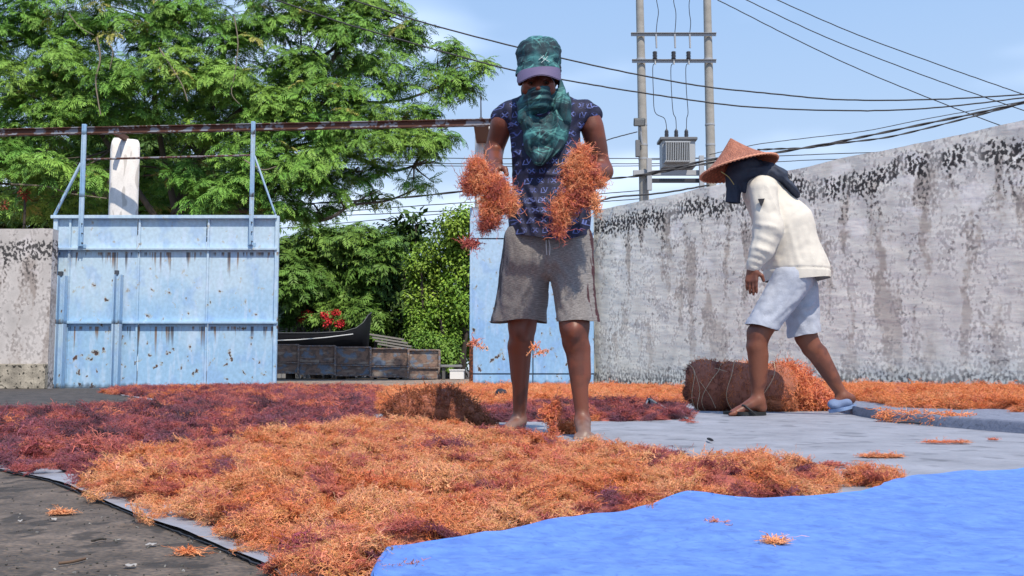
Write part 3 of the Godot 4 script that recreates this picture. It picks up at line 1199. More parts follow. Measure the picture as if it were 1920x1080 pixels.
	var high_row := []
	var a := at(420, 611, z)
	var b := at(645, 611, z)
	for i in 241:
		var x := lerpf(a.x, b.x, i / 240.0)
		var dz := 0.03 * sin(x * TAU / 0.16)
		low_row.push_back(Vector3(x, 0.02, -z + dz)); high_row.push_back(Vector3(x, a.y, -z + dz))
	g.grid([low_row, high_row], [], Vector3(0, 0, 1))
	put(g, "sheet", mat(Color(0.24, 0.25, 0.27), 0.6), o)
	# boards leaning on posts right of the boat
	z = 32.6
	o = thing("plank_stack", "weathered grey planks lying between the black boat and the green shrubs", "planks", Vector3(at(730, 690, z).x, 0, -z))
	var wood := mat(Color(0.22, 0.21, 0.20), 0.9)
	for k in 4:
		g = Geo.new()
		var p0 := at(694 + k * 5, 627 + k * 6, z - 0.1 * k)
		var p1 := at(758 + k * 7, 637 + k * 6.5, z - 0.1 * k)
		var d := (p1 - p0).normalized()
		g.box((p0 + p1) * 0.5, Vector3(p0.distance_to(p1), 0.055, 0.28), Basis(d, Vector3(0, 0, 1).cross(d), Vector3(0, 0, 1)))
		put(g, "plank", wood, o)
	for x in [704.0, 752.0]:
		g = Geo.new()
		rect(g, x - 2.5, 640, x + 2.5, 711, z, 0.1)
		put(g, "post", mat(Color(0.05, 0.04, 0.035), 0.9), o)
	# white box and clutter
	z = 30.0
	o = thing("box", "small white box on the road beside the right gate leaf", "box", gnd(856, 712))
	g = Geo.new()
	rect(g, 844, 695, 870, 711, z, 0.4, 0.01)
	put(g, "body", mat(Color(0.72, 0.72, 0.72), 0.6), o)
	g = Geo.new()
	rect(g, 842.5, 692.5, 871.5, 695.5, z, 0.44, 0.01)
	put(g, "lid", mat(Color(0.6, 0.61, 0.63), 0.6), o)
	g = Geo.new()
	z = 30.8
	rect(g, 826, 684, 866, 689, z, 0.5, 0.02)
	var sc := thing("bench", "low grey slab bench behind the small white box", "bench", Vector3(at(846, 700, z).x, 0, -z))
	put(g, "seat", mat(Color(0.2, 0.2, 0.21), 0.8), sc)
	for x in [832.0, 860.0]:
		g = Geo.new()
		rect(g, x - 3, 689, x + 3, 712, z, 0.35, 0.02)
		put(g, "leg", mat(Color(0.1, 0.1, 0.1), 0.8), sc)

# ---------------------------------------------------------------- poles and transformer
func power_poles() -> void:
	var z := 33.0
	var ct := texture(128, 512, func(x, y):
		var v := 0.60 + 0.06 * no1.get_noise_2d(x * 0.05, y * 0.02) + 0.03 * no2.get_noise_2d(x * 0.3, y * 0.2)
		return Color(v, v * 0.985, v * 0.96))
	var conc := mat(Color(1, 1, 1), 0.9, ct, 0.35)
	var steel := mat(Color(0.34, 0.36, 0.40), 0.55)
	var dark := mat(Color(0.03, 0.03, 0.04), 0.4)
	var poles := [["left concrete power pole, carrying the floodlight, beside the transformer", 1198.5, 1207.5], ["right concrete power pole, behind the conical hat, beside the transformer", 1325.0, 1334.0]]
	for d in poles:
		var p1 := at(d[1], -40, z)
		var p0 := at(d[2], 360, z)
		var low := p0 + (p0 - p1) * (p0.y / (p1.y - p0.y))
		var o := thing("utility_pole", d[0], "power pole", low, "pair of concrete power poles")
		var g := Geo.new()
		g.tube(PackedVector3Array([low, low.lerp(p1, 0.5), p1]), PackedFloat32Array([0.19, 0.16, 0.125]), 18)
		put(g, "shaft", conc, o)
		for py in [112.0, 234.0, 272.0, 298.0]:
			var q := at(lerpf(d[1], d[2], py / 350.0), py, z)
			g = Geo.new()
			g.bar(q - Vector3(0, 0.03, 0), q + Vector3(0, 0.03, 0), 0.163, 0.163, 18)
			put(g, "band", steel, o)
	var arms := [["upper steel crossarm between the two concrete power poles", 65.0, 1183.0, 1343.0], ["lower steel crossarm holding the fuse switches between the poles", 115.0, 1185.0, 1343.0]]
	for d in arms:
		var o := thing("crossarm", d[0], "crossarm", at(1263, d[1], z), "crossarms between the poles")
		for s in [-1.0, 1.0]:
			var g := Geo.new()
			var a := at(d[2], d[1], z + 0.2 * s)
			var b := at(d[3], d[1], z + 0.2 * s)
			g.box((a + b) * 0.5, Vector3(b.x - a.x, 0.10, 0.02))
			g.box((a + b) * 0.5 + Vector3(0, 0.05, -0.035 * s), Vector3(b.x - a.x, 0.012, 0.07))
			put(g, "channel", steel, o)
	# three fuse switches with their leads
	var k := 0
	for d in [[1230.0, 1232.0, 1228.0, 1250.0, "left"], [1265.0, 1264.0, 1262.0, 1268.0, "middle"], [1293.0, 1294.0, 1290.0, 1287.0, "right"]]:
		var o := thing("fuse_switch", "%s of the three dark fuse switches hung between the crossarms" % d[4], "fuse switch", at(d[0], 100, z - 0.25), "fuse switches on the crossarms")
		var g := Geo.new()
		g.bar(at(d[0], 64, z - 0.25), at(d[0] + 1, 90, z - 0.25), 0.035, 0.03, 8)
		put(g, "holder", steel, o)
		g = Geo.new()
		var prof := []
		for i in 11:
			prof.push_back(Vector2(0.085 if i % 2 == 1 else 0.05, i * 0.026))
		g.lathe(at(d[0] - 2, 111, z - 0.25), prof, 12)
		put(g, "insulator", dark, o)
		g = Geo.new()
		g.bar(at(d[0] - 2, 110, z - 0.25), at(d[0] - 1, 121, z - 0.25), 0.03, 0.02, 6)
		put(g, "clamp", mat(Color(0.5, 0.5, 0.5), 0.5), o)
		var up := thing("lead_wire", "thin wire rising from the %s fuse switch out of the picture" % d[4], "wire", at(d[1], 0, z), "wires above the fuse switches")
		g = Geo.new()
		g.tube(curve([at(d[0], 64, z - 0.2), at(d[0] + 2, 42, z - 0.2), at(d[0] + 2.5 * (k - 1) * -1.0 + 2.0, 22, z - 0.2), at(d[1] - 1, 0, z - 0.2), at(d[1] - 3 + 6 * k, -30, z - 0.2)], 24), rads(0.013, 25), 5)
		put(g, "wire", dark, up)
		var dn := thing("lead_wire", "thin wire dropping from the %s fuse switch to the transformer" % d[4], "wire", at(d[2], 200, z), "wires above the transformer")
		g = Geo.new()
		g.tube(curve([at(d[0] - 1, 119, z - 0.25), at(d[2] - 4, 126, z - 0.2), at(d[2] - 3, 170, z - 0.2), at(d[2], 210, z - 0.1), at(d[2] + (d[3] - d[2]) * 0.8, 222, z), at(d[3], 241, z)], 30), rads(0.013, 31), 5)
		put(g, "wire", dark, dn)
		k += 1
	# transformer
	var o := thing("transformer", "grey finned power transformer on a platform between the two concrete poles", "transformer", at(1269, 317, z))
	var grey := mat(Color(0.36, 0.385, 0.42), 0.5)
	var g := Geo.new()
	rect(g, 1239, 266, 1301, 317, z, 0.62, 0.03)
	put(g, "tank", grey, o)
	g = Geo.new()
	rect(g, 1234.5, 261.5, 1304, 267, z, 0.8, 0.02)
	put(g, "lid", mat(Color(0.12, 0.125, 0.14), 0.5), o)
	for i in 14:
		g = Geo.new()
		var x := 1247.5 + i * 3.35
		rect(g, x, 269, x + 1.5, 304, z - 0.45, 0.3, 0.006)
		put(g, "cooling_fin", grey, o)
	for y in [268.0, 304.0]:
		g = Geo.new()
		rect(g, 1245.5, y - 1.2, 1293, y + 1.2, z - 0.42, 0.34, 0.006)
		put(g, "fin_rail", grey, o)
	for x in [1250.0, 1268.0, 1287.0]:
		g = Geo.new()
		var prof := []
		for i in 13:
			prof.push_back(Vector2((0.085 if i % 2 == 1 else 0.055) * (1.0 - i * 0.012), i * 0.026))
		prof.push_back(Vector2(0.02, 0.36)); prof.push_back(Vector2(0.0, 0.42))
		g.lathe(at(x, 262, z), prof, 12)
		put(g, "bushing", dark, o)
	o = thing("transformer_platform", "steel beams under the transformer spanning the two poles", "platform", at(1260, 325, z))
	for d in [[1187.0, 319.5, 1322.0, 329.0, 0.0, 0], [1212.0, 335.0, 1322.0, 342.5, 0.05, 1], [1213.0, 297.0, 1222.0, 357.0, -0.2, 0], [1311.0, 292.0, 1320.0, 357.0, -0.2, 0]]:
		g = Geo.new()
		rect(g, d[0], d[1], d[2], d[3], z - 0.2 + d[4], 0.12, 0.008)
		put(g, "beam" if d[2] - d[0] > 20 else "bracket", dark if d[5] == 1 else steel, o)
	o = thing("floodlight", "small grey floodlight on the left concrete pole", "floodlight", at(1200, 236, z - 0.3))
	g = Geo.new()
	var fb := Basis(Vector3.RIGHT, 0.45)
	g.box(at(1199, 229, z - 0.42), Vector3(0.38, 0.26, 0.12), fb, 0.02)
	put(g, "housing", mat(Color(0.10, 0.11, 0.115), 0.5), o)
	g = Geo.new()
	g.box(at(1199, 229.5, z - 0.49), Vector3(0.32, 0.20, 0.02), fb, 0.004)
	put(g, "lens", mat(Color(0.30, 0.32, 0.33), 0.2), o)
	g = Geo.new()
	g.bar(at(1200, 236, z - 0.36), at(1203.5, 270, z - 0.22), 0.035, 0.035, 6)
	put(g, "arm", steel, o)
	o = thing("meter_box", "narrow dark grey switch box strapped to the left concrete pole", "switch box", at(1193, 282, z - 0.2))
	g = Geo.new()
	rect(g, 1191.5, 263, 1199.5, 294, z - 0.2, 0.16, 0.01)
	put(g, "case", mat(Color(0.14, 0.145, 0.16), 0.5), o)

func curve(ps: Array, n: int) -> PackedVector3Array:
	# a smooth line through the points
	var out := PackedVector3Array()
	var m := ps.size() - 1
	for i in n + 1:
		var t := float(i) / n * m
		var k := mini(int(t), m - 1)
		var f := t - k
		var p0: Vector3 = ps[maxi(k - 1, 0)]
		var p1: Vector3 = ps[k]
		var p2: Vector3 = ps[k + 1]
		var p3: Vector3 = ps[mini(k + 2, m)]
		out.push_back(p1.cubic_interpolate(p2, p0, p3, f))
	return out

func rads(r: float, n: int) -> PackedFloat32Array:
	var o := PackedFloat32Array()
	o.resize(n)
	o.fill(r)
	return o

func cables() -> void:
	var m := mat(Color(0.02, 0.022, 0.03), 0.6)
	var list := [
		["upper of two long black cables crossing the sky above the standing worker", 18.0, 0.0145, [[400, -80], [560, -32], [665, 1], [800, 44], [960, 86], [1120, 124], [1300, 159], [1450, 176], [1580, 187], [1750, 186.5], [1920, 177], [2150, 158]]],
		["lower of two long black cables crossing the sky behind the standing worker's head", 18.0, 0.0145, [[330, -70], [519, 0], [640, 42], [760, 77], [860, 105], [960, 131], [1100, 157], [1250, 181], [1400, 200], [1590, 207.5], [1740, 203], [1920, 183], [2150, 150]]],
		["lowest of three thin wires slanting down the sky at the upper right", 26.0, 0.013, [[1345, 0], [1372, 13], [1480, 68], [1600, 125], [1730, 179], [1862, 230], [2000, 280]]],
		["middle of three thin wires slanting down the sky at the upper right", 26.0, 0.013, [[1340, -30], [1400, 0], [1540, 66], [1680, 122], [1800, 166], [1920, 207], [2050, 248]]],
		["topmost of three thin wires slanting down the sky at the upper right", 26.0, 0.013, [[1400, -30], [1458, 0], [1600, 62], [1740, 114], [1850, 153], [1920, 177], [2050, 219]]],
		["thick twisted black cable rising from behind the conical hat to the upper right", 24.0, 0.03, [[1190, 330], [1260, 316], [1330, 300], [1400, 292], [1456, 286], [1560, 268], [1640, 252], [1750, 229], [1850, 208], [1920, 191], [2060, 150]]],
		["second black cable running just under the thick twisted cable at the right", 24.5, 0.024, [[1420, 281], [1460, 279], [1515, 277], [1580, 268], [1660, 258], [1740, 240], [1830, 217], [1920, 193.5], [2060, 158]]],
		["thin wire above the thick cables rising to the right behind the hat", 27.0, 0.012, [[1330, 290], [1418, 271], [1520, 258], [1620, 246], [1720, 226], [1830, 206], [1920, 190]]],
		["thick black cable hanging from the tree to the left concrete pole", 29.0, 0.030, [[480, 388], [560, 383], [660, 377], [760, 370], [885, 357], [1040, 342], [1140, 335], [1205, 329], [1260, 319], [1340, 304], [1420, 294]]],
		["uppermost of the far wires behind the white pillar", 46.0, 0.022, [[560, 290], [660, 293], [880, 297], [1060, 297], [1200, 297], [1340, 296]]],
		["second of the far wires behind the white pillar", 46.0, 0.022, [[560, 302], [690, 305], [880, 307], [1060, 307], [1200, 307], [1340, 306]]],
		["third of the far wires behind the white pillar, just under the second", 46.0, 0.02, [[560, 305], [690, 309], [880, 311.5], [1060, 312], [1200, 311], [1340, 310]]],
		["high one of the wires crossing the gap between tree and shrubs", 40.0, 0.02, [[520, 402], [620, 398], [740, 389], [885, 379], [1100, 365], [1205, 357]]],
		["middle one of the wires crossing the gap between tree and shrubs", 40.0, 0.02, [[500, 408], [640, 404], [760, 399], [885, 393], [1100, 380], [1210, 372]]],
		["low one of the wires crossing the gap between tree and shrubs", 40.0, 0.017, [[500, 430], [600, 422], [740, 409], [885, 396], [1000, 388]]],
		["upper of two faint wires just above the wall right of the hat", 44.0, 0.022, [[1200, 300], [1440, 293], [1570, 288], [1700, 284]]],
		["lower of two faint wires just above the wall right of the hat", 44.0, 0.02, [[1200, 312], [1440, 304], [1520, 300], [1650, 296]]],
		["black stay cable leaving the right gate post along the wall towards the standing worker", 17.0, 0.016, [[1105, 395], [1140, 372], [1240, 362], [1330, 347]]],
		["slack wire from the left concrete pole down to the left", 30.0, 0.018, [[1040, 300], [1090, 282], [1140, 262], [1195, 247]]]]
	for d in list:
		var ps := []
		for p in d[3]:
			ps.push_back(at(p[0], p[1], d[1]))
		var o := thing("cable", d[0], "cable", ps[ps.size() / 2], "overhead cables")
		var n: int = ps.size() * 10
		var c := curve(ps, n)
		var g := Geo.new()
		if d[2] >= 0.024:
			for s in 2:
				var q := PackedVector3Array()
				for i in c.size():
					var a := i * 0.55 + s * PI
					q.push_back(c[i] + Vector3(0, cos(a), sin(a)) * d[2] * 0.5)
				g.tube(q, rads(d[2] * 0.62, c.size()), 6)
		else:
			for i in c.size():
				c[i] += Vector3(0, 0.006 * no2.get_noise_1d(i * 0.7 + d[1]), 0)
			g.tube(c, rads(d[2], c.size()), 6)
		put(g, "line", m, o)

# ---------------------------------------------------------------- vegetation
func leaf(g: Geo, p: Vector3, d: Vector3, nrm: Vector3, l: float, w: float) -> void:
	# a folded, pointed leaf of six triangles
	var s := d.cross(nrm).normalized()
	var k := g.v.size()
	var dip := nrm * (-w * 0.25)
	var mid := p + d * l * 0.45
	var tip := p + d * l - nrm * l * 0.16
	var n1 := (nrm + s * 0.35).normalized()
	var n2 := (nrm - s * 0.35).normalized()
	g.vert(p, nrm); g.vert(mid + dip, nrm); g.vert(tip, nrm)
	g.vert(mid + s * w * 0.5, n1); g.vert(mid - s * w * 0.5, n2)
	g._t(k, k + 1, k + 3); g._t(k + 1, k + 2, k + 3)
	g._t(k, k + 1, k + 4); g._t(k + 1, k + 2, k + 4)

func pinnate_spray(r: RandomNumberGenerator, fronds: int, l: float, pairs: int, leaf_l: float, leaf_w: float) -> Geo:
	# a twig that carries drooping fronds, each with leaflets in pairs
	var g := Geo.new()
	for f in fronds:
		var az := TAU * (f + r.randf() * 0.7) / fronds
		var start := Vector3(cos(az), 0, sin(az)) * 0.03
		var dir := Vector3(cos(az), r.randf_range(-0.1, 0.7), sin(az)).normalized()
		var q := start
		var fl := l * r.randf_range(0.75, 1.2)
		var pts := PackedVector3Array([q])
		g.col = Color(1, 1, 1) * r.randf_range(0.8, 1.15)
		for i in pairs:
			dir = (dir + Vector3(0, -0.13, 0)).normalized()
			q += dir * fl / pairs
			pts.push_back(q)
			var side := dir.cross(Vector3.UP).normalized()
			var up := side.cross(dir)
			var taper := 0.65 + 0.5 * sin(PI * (i + 0.6) / pairs)
			for s in [-1.0, 1.0]:
				var ld: Vector3 = (side * s * 0.85 + dir * 0.5 - up * r.randf_range(0.0, 0.45)).normalized()
				leaf(g, q, ld, (up + side * s * r.randf_range(-0.5, 0.2) + dir * r.randf_range(-0.3, 0.3)).normalized(), leaf_l * taper * r.randf_range(0.85, 1.15), leaf_w * taper)
		leaf(g, q, dir, Vector3.UP, leaf_l, leaf_w)
		g.strand(pts, 0.005, 0.002)
	return g

func broad_spray(r: RandomNumberGenerator, n: int, spread: float, leaf_l: float, leaf_w: float) -> Geo:
	var g := Geo.new()
	for i in n:
		var d := Vector3(r.randfn(), r.randfn() * 0.7, r.randfn()).normalized()
		var p := d * spread * pow(r.randf(), 0.5)
		g.col = Color(1, 1, 1) * r.randf_range(0.75, 1.2)
		var ld := (d + Vector3(r.randfn() * 0.5, -0.5 + r.randfn() * 0.3, r.randfn() * 0.5)).normalized()
		var nn := (Vector3.UP + d * 0.7 + Vector3(r.randfn(), r.randfn(), r.randfn()) * 0.35).normalized()
		nn = (nn - ld * nn.dot(ld)).normalized()
		leaf(g, p, ld, nn, leaf_l * r.randf_range(0.7, 1.25), leaf_w * r.randf_range(0.8, 1.2))
	return g

func leaf_mat(spec := 0.35) -> StandardMaterial3D:
	var m := mat(Color(1, 1, 1), 0.5, null, 0.0, spec)
	m.backlight = Color(0.85, 0.95, 0.45)
	return m

func copies(called: String, g: Mesh, xf: Array, cols: Array, m: Material, parent: Node3D) -> void:
	var mm := MultiMesh.new()
	mm.transform_format = MultiMesh.TRANSFORM_3D
	mm.use_colors = true
	mm.mesh = g
	mm.instance_count = xf.size()
	for i in xf.size():
		var t: Transform3D = xf[i]
		t.origin -= parent.position
		mm.set_instance_transform(i, t)
		mm.set_instance_color(i, cols[i])
	var o := MultiMeshInstance3D.new()
	o.multimesh = mm
	o.material_override = m
	parent.add_child(o)
	o.name = called if not parent.has_node(called) else "%s_%03d" % [called, parent.get_child_count()]
	kind(o, "stuff")

func turned(p: Vector3, up: Vector3, yaw: float, s: float) -> Transform3D:
	up = up.normalized()
	var x := up.cross(Vector3(0.3, 0.2, 0.9)).normalized()
	var b := Basis(x, up, x.cross(up)) * Basis(Vector3.UP, yaw)
	return Transform3D(b.scaled(Vector3.ONE * s), p)

# leaf sprays spread through ellipsoid clumps: [px, py, rx, ry, depth, number]; radii in photo pixels at that depth
func crown(called: String, o: Node3D, clumps: Array, sprays: Array, size: float, tones: Array, m: Material, r: RandomNumberGenerator, shell := 0.5, more := 1.0, tall := 1.0) -> void:
	var xf := []
	var co := []
	for s in sprays:
		xf.push_back([]); co.push_back([])
	for c in clumps:
		var mid := at(c[0], c[1], c[4])
		var u: float = c[4] / F
		var rr := Vector3(c[2] * u, c[3] * u * tall, (c[2] + c[3]) * 0.5 * u)
		var hue := r.randf()
		for i in int(c[5] * more):
			var d := Vector3(r.randfn(), r.randfn(), r.randfn()).normalized()
			var t := pow(r.randf(), shell)
			var p := mid + d * rr * t
			if p.y < 0.1: p.y = 0.1 + r.randf() * 0.3
			var k := r.randi() % sprays.size()
			var up := (Vector3.UP + Vector3(d.x, 0.0, d.z) * 0.6 + Vector3(r.randfn(), 0, r.randfn() + 0.35) * 0.45)
			xf[k].push_back(turned(p, up, r.randf() * TAU, size * r.randf_range(0.75, 1.2)))
			var a: Color = tones[0]
			var b: Color = tones[1]
			var col := a.lerp(b, clampf(hue * 0.6 + r.randf() * 0.5 - 0.05, 0.0, 1.0))
			if tones.size() > 2 and r.randf() < 0.03: col = tones[2]
			co[k].push_back(col * r.randf_range(0.8, 1.2))
	for k in sprays.size():
		copies(called, sprays[k], xf[k], co[k], m, o)

func big_tree() -> void:
	var r := RandomNumberGenerator.new()
	r.seed = 41
	var z := 25.5
	var foot := at(318, 700, z)
	foot.y = 0.0
	var o := thing("tree", "large spreading tree with feathery bright leaves towering over the blue gate", "tree", foot)
	var bark := mat(Color(0.075, 0.062, 0.05), 0.9)
	var limbs := [
		[[318, 722], [322, 560], [318, 470], [330, 400], [372, 300], [430, 225], [540, 150], [650, 75], [720, 30]],
		[[400, 270], [470, 205], [560, 197], [640, 193], [740, 190], [800, 172], [850, 150]],
		[[330, 400], [420, 340], [520, 285], [620, 262], [760, 235], [830, 230]],
		[[325, 430], [420, 395], [510, 402], [575, 414], [620, 408], [660, 385], [730, 375], [800, 345]],
		[[320, 450], [240, 330], [170, 220], [100, 120], [60, -20]],
		[[330, 400], [300, 260], [290, 150], [310, 40], [340, -90]],
		[[320, 470], [220, 375], [120, 362], [60, 350], [-40, 340]],
		[[372, 300], [400, 190], [420, 100], [470, 10], [520, -80]],
		[[430, 225], [560, 180], [620, 120], [640, 70], [690, 10]],
		[[600, 265], [680, 300], [740, 320], [800, 300]],
		[[420, 395], [480, 370], [560, 345], [620, 330], [680, 320]]]
	var knots := []
	for i in limbs.size():
		var ps := []
		var k := 0
		for p in limbs[i]:
			ps.push_back(at(p[0], p[1], z + (0.0 if k == 0 else (fmod(i * 1.7 + k * 0.55, 2.4) - 1.2) * minf(1.0, k * 0.4))))
			k += 1
		ps[0] = at(limbs[i][0][0], limbs[i][0][1], z)
		var n: int = ps.size() * 5
		var c := curve(ps, n)
		var rr := PackedFloat32Array()
		for j in n + 1:
			rr.push_back(lerpf(0.24 if i == 0 else 0.10, 0.018, pow(float(j) / n, 0.7)))
			if j > n / 4: knots.push_back(c[j])
		var g := Geo.new()
		g.tube(c, rr, 9)
		put(g, "trunk" if i == 0 else "limb", bark, o)
	var cl := [
		# outer clumps on the right, against the sky
		[700, 12, 70, 26, 25.0, 34], [655, 55, 75, 30, 24.5, 40], [745, 75, 62, 26, 25.5, 26], [690, 120, 95, 24, 25.0, 40], [775, 55, 30, 16, 25.2, 8],
		[845, 100, 42, 24, 25.4, 17], [905, 122, 30, 14, 25.3, 10], [850, 152, 58, 22, 25.2, 24], [800, 135, 20, 18, 25.4, 5], [870, 172, 34, 12, 25.1, 7], [828, 185, 18, 12, 25.1, 4],
		[640, 175, 95, 26, 24.5, 40], [735, 165, 60, 16, 25.0, 14], [560, 120, 80, 34, 24.5, 44], [720, 215, 95, 22, 25.0, 40], [800, 210, 45, 16, 25.0, 11], [830, 255, 40, 16, 25.0, 12], [770, 262, 75, 24, 24.8, 34],
		[800, 290, 40, 18, 25.2, 11], [690, 270, 80, 30, 24.5, 42], [640, 230, 60, 26, 24.3, 32], [720, 320, 60, 14, 25.3, 12], [660, 330, 55, 16, 25.0, 15], [800, 345, 45, 9, 25.4, 7], [620, 355, 55, 20, 24.6, 19], [700, 372, 55, 8, 25.4, 7],
		[560, 330, 70, 34, 24.2, 46], [520, 385, 60, 22, 24.4, 24], [590, 300, 60, 26, 24.2, 30], [560, 405, 36, 12, 24.8, 8], [625, 395, 40, 10, 25.0, 8],
		[600, 30, 75, 40, 24.8, 44], [520, 45, 80, 44, 24.8, 50], [520, 200, 70, 40, 24.3, 46], [575, 245, 60, 24, 24.1, 24],
		# the body of the crown
		[440, 70, 90, 50, 24.5, 56], [350, 40, 90, 50, 24.6, 54], [250, 50, 90, 50, 24.6, 54], [150, 40, 90, 50, 24.8, 54], [50, 50, 90, 50, 24.8, 54], [-40, 90, 80, 60, 25.0, 40],
		[430, 160, 80, 44, 24.0, 50], [330, 130, 80, 44, 24.0, 50], [230, 150, 80, 40, 24.0, 40], [130, 120, 80, 44, 24.3, 48], [40, 160, 90, 50, 24.3, 50], [130, 205, 90, 36, 24.2, 48], [250, 220, 70, 26, 25.0, 20],
		[480, 300, 80, 40, 24.0, 46], [400, 250, 70, 34, 24.6, 30], [430, 350, 70, 30, 23.9, 38], [480, 245, 60, 30, 24.2, 30], [-30, 230, 80, 40, 24.6, 30], [60, 250, 80, 30, 24.5, 30],
		[80, 320, 80, 34, 23.6, 36], [150, 340, 70, 30, 23.8, 24], [10, 290, 60, 40, 24.0, 30], [350, 330, 60, 26, 25.0, 18], [400, 380, 60, 22, 24.4, 20], [60, 380, 60, 14, 24.0, 8], [330, 215, 90, 24, 24.7, 24],
		# deeper layers that close the crown
		[380, 180, 220, 90, 27.0, 190], [150, 200, 200, 100, 27.0, 190], [560, 230, 150, 60, 27.0, 70], [300, 350, 260, 60, 27.6, 150], [60, 360, 160, 70, 27.4, 80], [480, 380, 100, 40, 27.0, 50], [640, 130, 100, 50, 27.0, 40], [-60, 60, 120, 160, 27.0, 70],
		# over the top of the frame
		[480, -60, 200, 70, 25.0, 90], [250, -60, 220, 80, 25.0, 100], [20, -60, 180, 80, 25.0, 80], [640, -30, 90, 34, 25.0, 40]]
	var sp := []
	for i in 4:
		sp.push_back(pinnate_spray(r, 6, 0.40, 8, 0.115, 0.034).mesh())
	# twigs from the nearest limb to every clump
	var tw := Geo.new()
	for c in cl:
		var mid := at(c[0], c[1], c[4])
		var best: Vector3 = knots[0]
		for q in knots:
			if q.distance_squared_to(mid) < best.distance_squared_to(mid): best = q
		for k in 3:
			var e = mid + Vector3(r.randfn() * c[2], r.randfn() * c[3] * 0.7, r.randfn() * c[3]) * (c[4] / F) * 0.55
			var bend = (best + e) * 0.5 + Vector3(0, 0.12, 0) + Vector3(r.randfn(), r.randfn(), r.randfn()) * 0.1
			tw.tube(curve([best, bend, e], 8), PackedFloat32Array([0.035, 0.032, 0.028, 0.025, 0.021, 0.018, 0.014, 0.011, 0.008]), 5)
	kind(put(tw, "twigs", bark, o), "stuff")
	var pale := mat(Color(0.20, 0.17, 0.13), 0.9)
	for l in [[[182, 70], [186, 110], [180, 150], [183, 190], [190, 215]], [[205, 85], [210, 100], [207, 130]], [[438, 30], [445, 80], [440, 140], [436, 175], [448, 195]], [[300, 90], [316, 120], [340, 160], [352, 190]], [[20, 345], [90, 350], [130, 362], [200, 372]], [[130, 25], [150, 50], [176, 66]], [[460, 300], [490, 318], [520, 312]]]:
		var ps := []
		for p in l: ps.push_back(at(p[0] + r.randf_range(-2, 2), p[1], 23.3))
		var sg := Geo.new()
		var w := r.randf_range(0.012, 0.028)
		var sr := PackedFloat32Array()
		for q in 17: sr.push_back(w * (1.0 - q * 0.03))
		sg.tube(curve(ps, 16), sr, 6)
		put(sg, "bare_stem", pale, o)
	crown("crown", o, cl, sp, 0.88, [Color(0.105, 0.270, 0.045), Color(0.235, 0.390, 0.070), Color(0.36, 0.36, 0.10)], leaf_mat(), r, 0.5, 1.25, 1.15)

